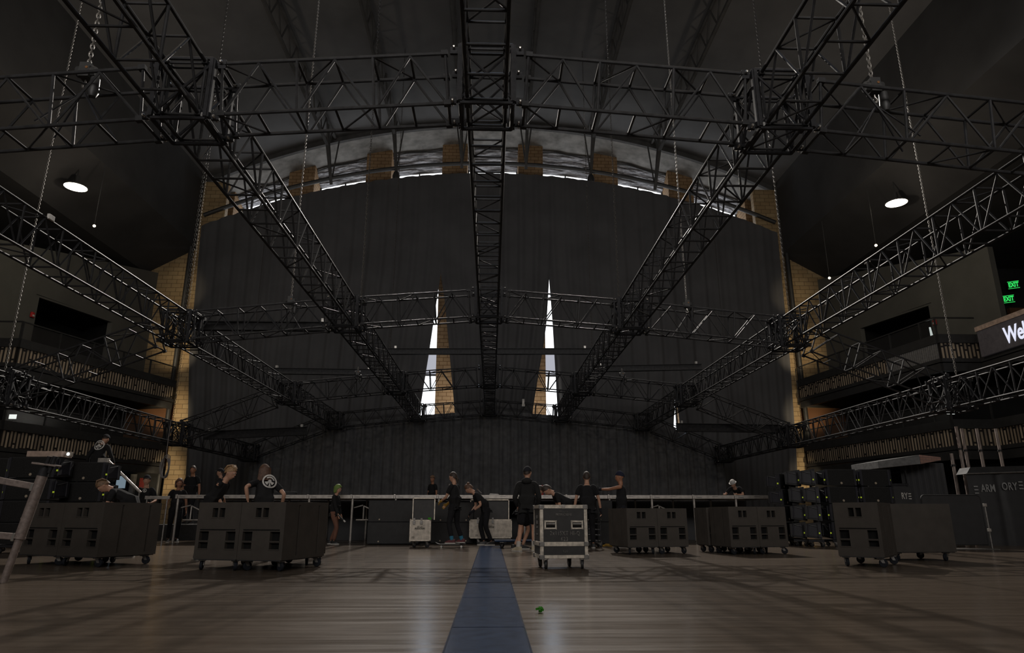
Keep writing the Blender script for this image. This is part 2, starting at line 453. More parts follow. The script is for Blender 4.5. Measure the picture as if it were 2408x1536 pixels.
# low backdrop hung under the last crosswise truss
XS=[-12.7,-8.4,-4.0,-.1,3.8,8.2,12.5]; ZS=[3.52,5.22,5.67,5.97,5.67,5.22,3.52]
trz=lin(list(zip(XS,ZS)))
def bd(u,v):
    x=-12.9+25.6*u; zt=trz(x)+.34-(.12 if x>7 else 0); z=.46+(zt-.46)*v
    return (x,36.95+.07*math.sin(x*9.2+.3*math.sin(z))+.04*math.sin(x*21.),z)
g=MB(); g.grid(bd,520,12)
o=tag(g.build('backdrop_curtain',M['backdrop'],fix=False),'low pleated black backdrop hung beneath the rearmost crosswise truss behind the stage','curtain')
for p in o.data.polygons: p.use_smooth=True

# ------------------------------------------------------------------ side walls, balconies
def side(s):
    nm='left' if s<0 else 'right'
    # grey upper side wall with a big dark opening; X = 20+.262*(38.5-Y)
    wx=lambda y: s*(20+.262*(38.5-y))
    yn=24 if s<0 else 28.1
    ya,yb=31.5,35.85
    zt=lambda y: 16.3-.76*(abs(wx(y))-17.9)
    g=MB()
    def q(y0,z0,y1,z1,zt0=None,zt1=None):
        t=.25*s
        a=[(wx(y0),y0,z0),(wx(y1),y1,z1 if zt1 is None else z0),(wx(y1),y1,zt1 if zt1 else z1),(wx(y0),y0,zt0 if zt0 else z1)]
        b=[(x+t,y,z) for x,y,z in a]
        g.add(a+b,[(0,1,2,3),(7,6,5,4),(0,4,5,1),(1,5,6,2),(2,6,7,3),(3,7,4,0)])
    q(yb,6.9,YW,0,zt(yb),zt(YW)); q(ya,10.85,yb,0,zt(ya),zt(yb)); q(yn,6.9,ya,0,zt(yn),zt(ya))
    struct('wall_'+nm,g,M['grey'])
    # dark room behind the opening
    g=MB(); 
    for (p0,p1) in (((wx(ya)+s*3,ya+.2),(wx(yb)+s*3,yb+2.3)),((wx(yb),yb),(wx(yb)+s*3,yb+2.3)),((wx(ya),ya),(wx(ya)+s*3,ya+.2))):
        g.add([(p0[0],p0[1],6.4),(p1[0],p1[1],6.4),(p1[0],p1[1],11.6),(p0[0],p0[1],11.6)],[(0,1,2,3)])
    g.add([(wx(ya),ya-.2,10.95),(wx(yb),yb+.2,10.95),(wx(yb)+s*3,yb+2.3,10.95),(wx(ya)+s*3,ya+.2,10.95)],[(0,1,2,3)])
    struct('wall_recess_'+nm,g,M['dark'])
    # hall shell outside the balconies
    g=MB(); g.bx(s*31,s*31.3,8,38.9,0,14.2); g.bx(s*20.7,s*31,38.5,38.8,0,14.9) ; struct('wall_outer_'+nm,g,M['dark'])
    # balconies
    ends={-1:[(-17.85,37.7),(-20.2,28.45),(-26,28.45)],1:[(17.75,37.7),(19.15,27.4),(20.9,27.4),(20.9,17.5)]}[s]
    for lev,(z0,z1) in enumerate(((3.43,4.13),(6.95,7.62))):
        lvl=('lower','upper')[lev]
        up=.0 if s<0 else (.06,.22)[lev]
        z0+=up;z1+=up
        t=thing('balcony',f'{lvl} balcony on the {nm} side, patterned slat front below a dark cap','balcony',(ends[0][0],ends[0][1],0))
        L=t.location
        for i,(p,q_) in enumerate(zip(ends,ends[1:])):
            P=V((p[0],p[1],0));Q=V((q_[0],q_[1],0)); d=(Q-P); ln=d.length; d.normalize()
            nrm=V((d.y,-d.x,0)); c=V((0,25,0))
            if nrm.dot(c-(P+Q)/2)<0: nrm=-nrm
            scr=(s>0 and lev==1 and i==2)
            fo=bpy.data.objects.new('front_panel' if not scr else 'screen_housing',None)
            m=MB(); m.bx(0,ln,-.06,.06,z0,z1)
            fo=m.build('front_panel',M['fascia'] if not scr else M['black'],t)
            # local frame x along the run, y towards the hall
            fo.location=P-L; fo.rotation_euler=(0,0,math.atan2(d.y,d.x))
            sg=1 if nrm.dot(V((-d.y,d.x,0)))>0 else -1
            m=MB(); m.bx(-.05,ln+.05,-.15,.16*1,z1,z1+.38); m.bx(-.05,ln+.05,-.12,.12,z0-.16,z0); m.bx(-.02,ln+.02,-.1,.1,z0-.55,z0-.2)
            cp=m.build('cap_and_base',M['black'],t); cp.location=fo.location; cp.rotation_euler=fo.rotation_euler
            # rail
            m=MB(); zr=z1+1.15
            m.bx(0,ln,-.03,.03,zr-.03,zr+.03)
            for k in range(int(ln/1.9)+1): m.bx(k*1.9-.025,k*1.9+.025,-.04,.04,z1+.35,zr)
            if not scr:
                r=m.build('handrail',M['rail'],t); r.location=fo.location; r.rotation_euler=fo.rotation_euler
            # slab / underside
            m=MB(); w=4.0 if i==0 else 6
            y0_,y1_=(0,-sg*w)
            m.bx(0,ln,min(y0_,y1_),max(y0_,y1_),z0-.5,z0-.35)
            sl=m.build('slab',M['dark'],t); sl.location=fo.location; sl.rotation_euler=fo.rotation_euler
            if i==0:
                m=MB(); m.bx(.1,ln-.1,-.012,.012,z1+.4,zr-.06)
                gl=m.build('glass_guard',M['glassrail'],t); gl.location=fo.location; gl.rotation_euler=fo.rotation_euler
            if s>0 and lev==1 and i==0:
                m=MB(); m.bx(ln-3.1,ln,.07,.1,z0-.02,z1+.03); m.bx(ln-3.1,ln,-.1,-.07,z0-.02,z1+.03)
                for k in range(26): m.tube((ln-3.1+.12*k,sg*.1,z0),(ln-3.1+.12*k,sg*.1,z1),.03,5)
                rb=m.build('ribbed_panel',M['greybrick'],t,label='ribbed grey metal panel'); rb.location=fo.location; rb.rotation_euler=fo.rotation_euler
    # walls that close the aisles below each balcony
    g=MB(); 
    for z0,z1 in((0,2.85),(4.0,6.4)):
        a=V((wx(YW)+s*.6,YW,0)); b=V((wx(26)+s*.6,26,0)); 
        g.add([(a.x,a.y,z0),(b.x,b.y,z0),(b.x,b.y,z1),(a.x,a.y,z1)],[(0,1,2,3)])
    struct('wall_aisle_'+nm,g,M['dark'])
    # fire strobe on the grey wall
    px=(wx(31.26)-s*.06,31.26,9.9)
    t=thing('fire_alarm',f'small red fire alarm strobe on the grey wall at {nm}, near the dark opening','alarm',px)
    m=MB(); m.box((0,0,0),(.1,.2,.26)); m.build('housing',M['red'],t,bevel=.02)
    m=MB(); m.box((-s*.06,0,-.04),(.05,.1,.09)); m.build('strobe_lens',M['white'],t)
side(-1); side(1)
# orange-brown recess strips beside the stage under the upper balcony
# LED screen on the right balcony
def text(name,body,size,matl,parent=None,loc=(0,0,0),rot=(PI/2,0,0),extr=.004,space=1,sx=1,bold=0):
    cu=bpy.data.curves.new(name,'FONT'); cu.body=body; cu.size=size; cu.extrude=extr; cu.align_x='CENTER'; cu.align_y='CENTER'; cu.space_character=space
    cu.offset=bold; cu.resolution_u=3
    tmp=bpy.data.objects.new(name,cu); COL.objects.link(tmp)
    dg=bpy.context.evaluated_depsgraph_get(); me=bpy.data.meshes.new_from_object(tmp.evaluated_get(dg))
    bpy.data.objects.remove(tmp); me.name=name; me.materials.clear(); me.materials.append(matl)
    o=bpy.data.objects.new(name,me); COL.objects.link(o); o.location=loc; o.rotation_euler=rot; o.scale=(sx,1,1)
    if parent: o.parent=parent
    return o
t=thing('led_screen','LED fascia screen with white lettering on the upper right balcony','screen',(20.72,22.3,7.72))
m=MB(); m.bx(-.06,.06,-4.9,4.75,-.55,.55); m.build('screen_panel',M['ledbg'],t)
m=MB(); m.bx(-.1,.12,-4.9,4.8,.55,.75); m.build('top_trim',M['fascia'] if 0 else M['cardboard'],t)
text('lettering','Welcome',.92,M['led'],t,(-.075,2.02,-.06),(PI/2,0,-PI/2),.004,.92,.74,.022)
# exit signs in the dark beyond
def exit_sign(loc,lab,rot):
    t=thing('exit_sign',lab,'sign',loc,rot)
    m=MB(); m.bx(-.24,.24,-.03,.03,-.2,.2); m.build('sign_case',M['black'],t)
    text('lettering','EXIT',.33,M['exit'],t,(0,-.035,0),(PI/2,0,0),.003,1,.62,.012)
    m=MB(); m.bx(-.235,.235,-.032,-.03,-.19,-.165); m.bx(-.235,.235,-.032,-.03,.165,.19); m.build('lit_edge',M['exit'],t)
exit_sign((26.1,31.1,11.85),'higher of the two green EXIT signs in the dark at upper right',-.55)
exit_sign((25.7,31.1,11.1),'lower green EXIT sign, above the tan door head at upper right',-.55)
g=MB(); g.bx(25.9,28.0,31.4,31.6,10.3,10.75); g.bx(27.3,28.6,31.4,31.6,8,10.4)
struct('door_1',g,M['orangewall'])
g=MB(); g.bx(24.6,31,31.6,31.8,6.5,12.9); struct('wall_concourse_right',g,M['dark'])

# lamps of the hall that show in the photo
def bay(loc,lab):
    t=thing('high_bay_lamp',lab,'lamp',loc)
    m=MB(); m.lathe([(0,.5),(.1,.5),(.12,.2),(.5,.02),(.5,-.03),(.46,-.03)],n=20); m.build('reflector',M['black'],t,smooth=True)
    m=MB(); m.lathe([(0,-.05),(.46,-.03)],n=20); m.build('lamp_lens',M['lamp'],t)
    m=MB(); m.tube((0,0,.5),(0,0,1.2),.02); m.build('stem',M['black'],t)
bay((-18.75,27.95,14.95),'glaring warm lamp hung from the dark aisle ceiling at left')
bay((18.75,28.0,14.75),'glaring warm lamp hung from the dark aisle ceiling at right')
for (loc,lab) in [((-17.4,27.6,12.9),'tiny warm bulb just below the left glaring lamp'),((17.4,27.9,12.55),'tiny warm bulb just below the right glaring lamp'),((16.45,30.5,11.9),'tiny pale bulb apart from the lamps, above the right brick flank')]:
    t=thing('small_bulb',lab,'lamp',loc)
    m=MB(); m.sphere((0,0,0),.06,10,6); m.build('bulb',M['lampsmall'],t,smooth=True)
    m=MB(); m.tube((0,0,.05),(0,0,3.0),.012); m.build('drop_cord',M['black'],t)
# lit monitors / work lights on the lower balconies
for loc,lab,d in [((-21.5,30.9,5.0),'small white work light on the lower left balcony',(.36,.12,.22)),((21.2,30.4,5.42),'bright white lit panel on the lower right balcony',(.4,.1,.42))]:
    t=thing('work_light',lab,'lamp',loc)
    m=MB(); m.box((0,0,0),d); m.build('housing',M['black'],t)
    m=MB(); m.box((0,-d[1]/2-.01,0),(d[0]*.9,.02,d[2]*.9)); m.build('lit_face',emis('work_light_face',(.95,1,.95),1.6),t)
    m=MB(); m.tube((0,0,-d[2]/2),(0,0,4.2-loc[2]),.02); m.build('stand',M['black'],t)
t=thing('reflection_strip','glowing strip imitating a pale reflection in the guard, end of upper right balcony','light',(19.75,28.6,8.0))  # reflection in the guard modelled as a glowing strip
m=MB(); m.prism([(-.05,0),(.1,0),(.0,.9),(-.06,.9)],-.02,.02); m.build('lit_face',emis('pale_reflection_glow',(.9,1,.95),.9),t)
# ================================================================== SUSPENDED TRUSS GRID
NX=[-12.7,-8.4,-4.0,-.1,3.8,8.2,12.5]; NZ=[3.52,5.22,5.67,5.97,5.67,5.22,3.52]
ROWS=[7.67,17.5,27.5,36.0]
TA,TB=.76,.5
_tm={}
def truss_meshes(L):
    key=round(L,2)
    if key in _tm: return _tm[key]
    n=max(1,round(L/1.07)); m=L/n; h=m/2
    out=[]
    for y in(-TB/2,TB/2):          # upright faces
        g=MB()
        for k in range(n+1):
            x=min(max(k*m,.03),L-.03); g.tube((x,y,0),(x,y,TA),.02,6,caps=False)
        for k in range(n):
            g.tube((k*m+.06,y,.02),(k*m+h,y,TA-.02),.017,6,caps=False); g.tube((k*m+h,y,TA-.02),((k+1)*m-.06,y,.02),.017,6,caps=False)
        out.append(('side_lattice',g.mesh('side_lattice',M['truss'],True)))
    for z in(0,TA):                # level faces: two chords and their rungs
        g=MB()
        for y in(-TB/2,TB/2):
            g.tube((0,y,z),(L,y,z),.025,8)
            for x in(0,L): g.box((x+(.04 if x==0 else -.04),y,z),(.09,.07,.07))
        for k in range(2*n+1):
            x=min(max(k*h,.03),L-.03); g.tube((x,-TB/2,z),(x,TB/2,z),.018,6,caps=False)
        for k in range(0,2*n,2 if z else 3):
            a=-1 if k%4<2 else 1
            g.tube((k*h,a*TB/2,z),((k+1)*h,-a*TB/2,z),.014,6,caps=False)
        out.append(('top_chords' if z else 'bottom_chords',g.mesh('chords',M['truss'],True)))
    _tm[key]=out
    return out
def truss(label,P,Q,group):
    P=V(P);Q=V(Q);d=Q-P;L=d.length
    o=thing('truss_section',label,'truss',P,0,group)
    o.rotation_euler=(0,-math.asin(d.z/L),math.atan2(d.y,d.x))
    for nm,me in truss_meshes(L):
        c=bpy.data.objects.new(nm,me); COL.objects.link(c); c.parent=o
    return o
RUN=['outermost left','second left-hand','first left-hand','central','first right-hand','second right-hand','outermost right']
BAY=['section nearest overhead','section between near and second crosswise rows','section between second and third crosswise rows','rearmost section']
YB=[2.2]+ROWS
for i,x in enumerate(NX):
    for b in range(4):
        if b==0 and i not in(2,3,4): continue
        y0,y1=YB[b],YB[b+1]
        if b==1 and i in(0,6): y0=11.7
        truss(f'{RUN[i]} lengthwise black truss, {BAY[b]}',(x,y0+.02,NZ[i]),(x,y1-.02+(.5 if b==3 else 0),NZ[i]),'lengthwise runs of the truss grid')
ROWN=['near crosswise row','second crosswise row','third crosswise row','rearmost crosswise row']
SEG=['outermost left bay','second left-hand bay','bay just left of center','bay just right of center','second right-hand bay','outermost right bay']
for r,y in enumerate(ROWS):
    for i in range(6):
        if r==0 and i in(0,5): continue
        a=V((NX[i],y+.25,NZ[i]));b=V((NX[i+1],y+.25,NZ[i+1])); d=(b-a).normalized()
        truss(f'black truss of the {ROWN[r]}, {SEG[i]}',a+d*.47,b-d*.47,'crosswise rows of the truss grid')
# corner blocks where the runs cross
g=MB()
X,Y0=.34,.31
for y in(-Y0,Y0):
    for z in(-.06,TA+.06): g.tube((-X,y,z),(X,y,z),.028,6)
    for x in(-X,X): g.tube((x,y,-.06),(x,y,TA+.06),.028,6)
for x in(-X,X):
    for z in(-.06,TA+.06): g.tube((x,-Y0,z),(x,Y0,z),.028,6)
    g.tube((x,-Y0,0),(x,Y0,TA),.02,6); g.tube((x,Y0,0),(x,-Y0,TA),.02,6)
for y in(-Y0,Y0): g.tube((-X,y,TA),(X,y,0),.018,6); g.tube((-X,y,0),(X,y,TA),.018,6)
for x in(-1,1):
    for y in(-1,1):
        g.box((x*(X+.03),y*Y0,TA/2),(.03,.06,TA+.1)); g.box((x*X,y*(Y0+.03),TA/2),(.045,.03,TA+.1))
for x in(-1,1):
    for y in(-1,1):
        for z in(.0,TA):
            g.tube((x*X,y*.25,z),(x*(X+.14),y*.25,z),.03,6); g.prism([(-.05,-.05),(.05,-.05),(.05,.05),(-.05,.05)],-.02,.02,lambda p:(p[0]+x*(X+.1),p[1]+y*.25,p[2]+z))
cf=g.mesh('frame',M['hinge'],True)
PINS=[]
for x in(-1,1):
    for y in(-1,1):
        for z in(-.03,TA+.02):
            PINS.append((x*(X+.1),y*.25,z))
g=MB(); g.tube((0,-.06,0),(0,.06,0),.016,6); g.sphere((0,-.07,0),.022,6,4); cb=g.mesh('pin',M['bolt'])
g=MB()
random.seed(3)
for k in range(5):
    p=[(random.uniform(-.3,.3),random.uniform(-.25,.25),random.uniform(.1,.7)) for _ in range(5)]
    pts=[]
    for a,b in zip(p,p[1:]):
        for t in range(4): q=V(a).lerp(V(b),t/4); pts.append(q+V((0,0,-.08*math.sin(PI*t/4))))
    g.path(pts,.011,5)
ccab=g.mesh('cable_loops',M['rubber'],True)
for r,y in enumerate(ROWS):
    for i,x in enumerate(NX):
        if r==0 and i in(0,1,5,6): continue
        t=thing('truss_corner',f'hinged black corner block where the {RUN[i]} run meets the {ROWN[r]}','truss corner',(x,y+.25,NZ[i]),0,'corner blocks of the truss grid')
        for nm,me in(('frame',cf),)+((('cable_loops',ccab),) if i in(0,1,5,6) else ()):
            c=bpy.data.objects.new(nm,me); COL.objects.link(c); c.parent=t
        for p in PINS:
            c=bpy.data.objects.new('pin',cb); COL.objects.link(c); c.parent=t; c.location=p
# ------------------------------------------------------------------ chain hoists
def chain_mesh(L,pitch,r,n,k,mt='chain'):
    g=MB(); m=int(L/pitch)
    for i in range(m):
        z=i*pitch+pitch*.5; a=PI/2*(i%2)+.5
        pts=[]
        for j in range(n):
            t=2*PI*j/n; px=.36*pitch*math.cos(t); pz=.72*pitch*math.sin(t)
            pts.append((px*math.cos(a),px*math.sin(a),z+pz))
        g.path(pts,r,k,True)
    return g.mesh('chain',M[mt],True,fix=False)
CH=[ # x,y,z0,top,near?,hoist?,label
 (-5.45,7.92,5.6,21,2,1,'heavy chain and hoist on the near crosswise row, left of the first left-hand run'),
 (5.25,7.92,5.6,21,2,1,'heavy chain and hoist on the near crosswise row, right of the first right-hand run'),
 (-12.82,17.75,4.3,18.4,1,0,'long chain down to the outermost left run at the second crosswise row'),
 (12.75,17.75,4.4,18.4,1,0,'long chain down to the outermost right run at the second crosswise row'),
 (-8.36,17.75,6.0,21,0,0,'thin chain down to the second left-hand run at the second crosswise row'),
 (8.31,17.75,6.0,21,0,0,'thin chain down to the second right-hand run at the second crosswise row'),
 (-5.53,17.75,5.55,22,1,1,'chain and hoist on the second crosswise row, left of the first left-hand run'),
 (5.42,17.75,5.55,22,1,1,'chain and hoist on the second crosswise row, right of the first right-hand run'),
 (-3.62,17.75,6.45,23,0,0,'thin chain just right of the first left-hand run, second crosswise row'),
 (3.52,17.75,6.45,23,0,0,'thin chain just left of the first right-hand run, second crosswise row'),
 (-12.95,27.75,4.3,18.4,0,0,'thin chain before the left brick flank, down to the third crosswise row'),
 (12.96,27.75,4.4,18.4,0,0,'thin chain before the right brick flank, down to the third crosswise row'),
 (-4.41,28.4,7.6,23,0,0,'thin chain to the left end of the middle lifting beam'),
 (4.36,28.4,7.7,23,0,0,'thin chain to the right end of the middle lifting beam'),
 (-5.6,27.75,5.6,6.75,1,1,'short chain and hoist under the left lifting beam'),
 (5.5,27.75,5.6,6.85,1,1,'short chain and hoist under the right lifting beam'),
 (-13.1,36.2,4.2,18.4,0,0,'thin chain to the outermost left run at the rearmost row'),
 (13.0,36.2,4.2,18.4,0,0,'thin chain to the outermost right run at the rearmost row')]
hb=MB(); hb.box((0,0,.2),(.22,.26,.34)); hb.lathe([(0,-.2),(.12,-.2),(.13,-.12),(.13,.12),(.12,.2),(0,.2)],(0.0,0,.2),12,'x')
HBm=hb.mesh('motor_body',M['hoist'])
hb=MB(); hb.tube((.05,-.13,.24),(.05,-.14,.24),.03,10); HOm=hb.mesh('motor_cap',M['orange'])
hb=MB(); hb.path([(0,0,0),(0,0,-.06),(.05,0,-.12),(.03,0,-.19),(-.04,0,-.18),(-.05,0,-.12)],.018,6); HHm=hb.mesh('hook',M['bolt'],True)
hb=MB(); hb.lathe([(.02,.0),(.09,-.05),(.11,-.4),(.07,-.5),(0,-.5)],(.2,0,.1),10); HCm=hb.mesh('chain_bag',M['hoist'],True)
hb=MB()
for a,b in((-.4,-.2),(.4,-.2),(-.4,.2),(.4,.2)): hb.tube((0,0,-.17),(a,b,-.75),.012,5)
HSm=hb.mesh('sling_legs',M['hinge'])
_cm={}
for x,y,z0,zt,near,ho,lab in CH:
    t=thing('chain_hoist' if ho else 'hoist_chain',lab,'hoist' if ho else 'chain',(x,y,z0),0,'chains holding the truss grid')
    zc=1.0 if ho else .05
    key=(near,round(zt-z0-zc,1))
    if key not in _cm:
        if near==2: _cm[key]=chain_mesh(zt-z0-zc,.062,.008,8,4)
        elif near==1: _cm[key]=chain_mesh(zt-z0-zc,.062,.008,6,4)
        else: _cm[key]=chain_mesh(zt-z0-zc,.075,.007,6,3,'chaindull')
    c=bpy.data.objects.new('chain',_cm[key]); COL.objects.link(c); c.parent=t; c.location=(0,0,zc)
    if ho:
        for nm,me in(('motor_body',HBm),('motor_cap',HOm),('hook',HHm),('chain_bag',HCm),('sling_legs',HSm)):
            c=bpy.data.objects.new(nm,me); COL.objects.link(c); c.parent=t; c.location=(0,0,.75); c.scale=(1,1,1) if nm=='sling_legs' else (.62,.62,.62)
# ------------------------------------------------------------------ lifting beams
def ibeam(lab,x0,z0,x1,z1,y,h=.26):
    t=thing('lifting_beam',lab,'beam',(x0,y,z0)); L=math.hypot(x1-x0,z1-z0); t.rotation_euler=(0,-math.atan2(z1-z0,x1-x0),0)
    g=MB(); g.bx(0,L,-.09,.09,h/2-.02,h/2); g.bx(0,L,-.09,.09,-h/2,-h/2+.02); g.bx(0,L,-.012,.012,-h/2,h/2)
    g.build('profile',M['truss'],t)
    g=MB()
    for k in(.05,.95): g.box((L*k,0,h/2+.05),(.09,.12,.12))
    g.build('clamps',M['bolt'],t)
ibeam('dark steel lifting beam behind the second crosswise row, left side',-8.38,5.92,-4.64,5.92,18.6)
ibeam('dark steel lifting beam spanning the middle, crossing both bright curtain gaps',-4.63,7.55,4.5,7.62,28.4)
ibeam('dark steel lifting beam left of the middle one, above the third row',-9.4,6.66,-5.04,6.63,28.4)
ibeam('dark steel lifting beam right of the middle one, above the third row',4.48,6.84,9.13,6.96,28.4)
ibeam('low dark lifting beam at left, near the brick jamb',-11.9,3.92,-7.69,4.12,28.4,.34)
ibeam('low dark lifting beam at right, below the narrow bright slit',7.84,4.33,12.58,4.28,28.4,.34)
# small bright box clamped to the right-hand run (white work light / tags)
for (loc,lab) in [((8.5,16.2,5.98),'small pale tag clamped on the second right-hand run near its corner block'),((8.05,13.3,6.02),'small pale tag clamped on the second right-hand run, nearer than the other'),((-8.12,11.6,6.02),'small pale tag clamped on the second left-hand run')]:
    g=MB(); g.box((0,0,0),(.05,.16,.1)); o=g.build('truss_tag',M['white'],bevel=.008); o.location=loc; tag(o,lab,'tag')
g=MB(); g.box((0,0,.0),(.12,.1,.3)); g.box((0,-.06,-.2),(.16,.1,.12)); o=g.build('junction_box',M['white'],bevel=.01); o.location=(1.7,35.85,6.6); tag(o,'small white box on the rearmost crosswise row, left of the right bright gap','box')
# ================================================================== ROLLING GEAR ON THE FLOOR
def caster_parts(t,pos,rw=.062,matw=None,ang=None,name='caster',zb=.15):
    for i,(x,y) in enumerate(pos):
        a=(ang[i] if ang else random.uniform(-1.2,1.2))
        R=rz(a); c=V((x,y,0)); o=R@V((.03,0,0))
        g=MB(); g.box((x,y,zb-.008),(.1,.09,.016),R)
        for s in(-1,1):
            p=[c+R@V((dx,s*.026,z)) for dx,z in((-.03,zb-.016),(.03,zb-.016),(.052,rw),(.012,rw))]
            q=[v+R@V((0,.006,0)) for v in p]
            g.add(p+q,[(0,1,2,3),(7,6,5,4),(0,4,5,1),(1,5,6,2),(2,6,7,3),(3,7,4,0)])
        f=g.build(name,M['steel'],t)
        w=MB(); w.lathe([(0,-.02),(rw*.6,-.02),(rw*.95,-.019),(rw,-.012),(rw,.012),(rw*.95,.019),(rw*.6,.02),(0,.02)],(0,0,0),18,'y')
        w.v=[tuple(c+o+R@V(p)+V((0,0,rw))) for p in w.v]
        w.build('wheel',matw or M['rubber'],f,smooth=True)
def subwoofer(label,loc,rot,W,D,Hh=.79,group=None,z0=.15):
    # local: front face at y=0 (faces -y), x from -W/2..W/2
    t=thing('subwoofer',label,'subwoofer',loc,rot,group)
    fx=lambda u:-W/2+W*u
    d=.05
    ports=[]
    for a,b in((.335,.46),(.50,.625)): ports.append((a,b,.735,.90))
    for a,b in((.08,.30),(.70,.92)): ports.append((a,b,.325,.485)); ports.append((a,b,.185,.295))
    # front baffle with holes: grid of strips
    xs=sorted({0,1,*[p[0] for p in ports],*[p[1] for p in ports]}); zs=sorted({0,1,*[p[2] for p in ports],*[p[3] for p in ports]})
    g=MB(); q=MB(); 
    def inport(x,z): return any(p[0]<x<p[1] and p[2]<z<p[3] for p in ports)
    for i in range(len(xs)-1):
        for j in range(len(zs)-1):
            a,b,c,e=fx(xs[i]),fx(xs[i+1]),z0+Hh*zs[j],z0+Hh*zs[j+1]
            if not inport((xs[i]+xs[i+1])/2,(zs[j]+zs[j+1])/2): g.add([(a,0,c),(b,0,c),(b,0,e),(a,0,e)],[(0,1,2,3)])
    for p in ports:
        a,b,c,e=fx(p[0]),fx(p[1]),z0+Hh*p[2],z0+Hh*p[3]
        g.add([(a,0,c),(b,0,c),(b,0,e),(a,0,e),(a,.06,c),(b,.06,c),(b,.06,e),(a,.06,e)],[(0,4,5,1),(1,5,6,2),(2,6,7,3),(3,7,4,0)])
    # shell with two routed grooves per side
    gr=[(.30,.335),(.78,.815)]
    for s in(-1,1):
        ys=[0]+[v*D for pr in gr for v in pr]+[D]
        for k in range(len(ys)-1):
            ing=k%2==1; x=s*(W/2-(.018 if ing else 0)); za,zb=z0+(Hh*.06 if ing else 0),z0+Hh*(.95 if ing else 1)
            g.add([(x,ys[k],za),(x,ys[k+1],za),(x,ys[k+1],zb),(x,ys[k],zb)],[(0,1,2,3)])
            if ing:
                xo=s*W/2
                for yy in(ys[k],ys[k+1]): g.add([(xo,yy,za),(x,yy,za),(x,yy,zb),(xo,yy,zb)],[(0,1,2,3)])
                for zz,z2 in((za,z0),(zb,z0+Hh)):
                    g.add([(xo,ys[k],zz),(xo,ys[k+1],zz),(x,ys[k+1],zz),(x,ys[k],zz)],[(0,1,2,3)])
                    g.add([(xo,ys[k],z2),(xo,ys[k+1],z2),(xo,ys[k+1],zz),(xo,ys[k],zz)],[(0,1,2,3)])
    a=W/2
    g.add([(-a,D,z0),(a,D,z0),(a,D,z0+Hh),(-a,D,z0+Hh)],[(0,1,2,3)])
    g.add([(-a,0,z0+Hh),(a,0,z0+Hh),(a,D,z0+Hh),(-a,D,z0+Hh)],[(0,1,2,3)]); g.add([(-a,0,z0),(a,0,z0),(a,D,z0),(-a,D,z0)],[(0,1,2,3)])
    g.build('cabinet',M['sub'],t)
    g=MB()
    g.bx(fx(.09),fx(.91),-.004,.0,z0+Hh*.505,z0+Hh*.525); g.build('grille_seam',M['subdark'],t)
    for p in ports:
        q=MB(); q.add([(fx(p[0]),.06,z0+Hh*p[2]),(fx(p[1]),.06,z0+Hh*p[2]),(fx(p[1]),.06,z0+Hh*p[3]),(fx(p[0]),.06,z0+Hh*p[3])],[(0,1,2,3)])
        po=q.build('port',M['subdark'],t)
        g=MB(); g.bx(fx(p[0])-.006,fx(p[1])+.006,-.008,.0,z0+Hh*p[2]-.012,z0+Hh*p[2]); g.build('port_lip',M['sub'],po)
    g=MB(); g.bx(-W*.48,W*.48,-.006,D*.98,z0-.012,z0); g.build('base_board',M['rubber'],t)
    caster_parts(t,[(-W*.38,.1),(W*.38,.1),(-W*.38,D-.1),(W*.38,D-.1)],.062,M['bluewheel'],zb=z0-.012)
    return t
def at_corner(P,rot,dx,dy):
    R=rz(rot); v=V((P[0],P[1],0))+R@V((dx,dy,0)); return (v.x,v.y,0)
SG='taupe subwoofers on casters'
a=math.radians(-27.5); P=(-5.90,10.82)      # pair at far left, corner = front right
subwoofer('right-hand subwoofer of the far left pair, blue-lit on its side',at_corner(P,a,-.49,0),a,.98,.98,.80,SG)
subwoofer('left-hand subwoofer of the far left pair, partly behind the grey tube frame',at_corner(P,a,-.49-.985,0),a,.975,.98,.80,SG)
a=math.radians(-16.5); P=(-2.91,9.98)
subwoofer('right-hand subwoofer of the brown pair left of the rubber mat',at_corner(P,a,-.36,0),a,.72,1.15,.79,SG)
subwoofer('left-hand subwoofer of the brown pair left of the rubber mat',at_corner(P,a,-.36-.725,0),a,.72,1.15,.79,SG)
subwoofer('darker subwoofer standing close behind the brown pair',at_corner(P,a,-.68,1.25),a,.72,.5,.81,SG)
a=math.radians(14); P=(2.72,13.9)
subwoofer('left-hand subwoofer of the pair in front of the bandana man',at_corner(P,a,.335,0),a,.67,.9,.74,SG)
subwoofer('right-hand subwoofer of the pair in front of the bandana man',at_corner(P,a,.335+.675,0),a,.67,.9,.74,SG)
a=math.radians(10); P=(4.75,13.8)
subwoofer('front left subwoofer of the block of four before the stage at right',at_corner(P,a,.315,0),a,.63,.8,.77,SG)
subwoofer('front right subwoofer of the block of four before the stage at right',at_corner(P,a,.315+.635,0),a,.63,.8,.77,SG)
subwoofer('rear left subwoofer of the block of four, behind a dark gap',at_corner(P,a,.29,.88),a,.63,.55,.76,SG)
subwoofer('rear right subwoofer of the block of four, hidden but for its casters',at_corner(P,a,.29+.635,.88),a,.63,.55,.76,SG)
a=math.radians(-40); P=(5.90,10.44)
subwoofer('turned single subwoofer at right showing brown front and grooved side',at_corner(P,a,-.32,0),a,.64,1.02,.80,SG)
a=math.radians(180+2); P=(7.53,11.87)
subwoofer('subwoofer at right turned round, its plain back towards the road case',(7.40,12.72,0),a,1.14,.84,.80,SG)

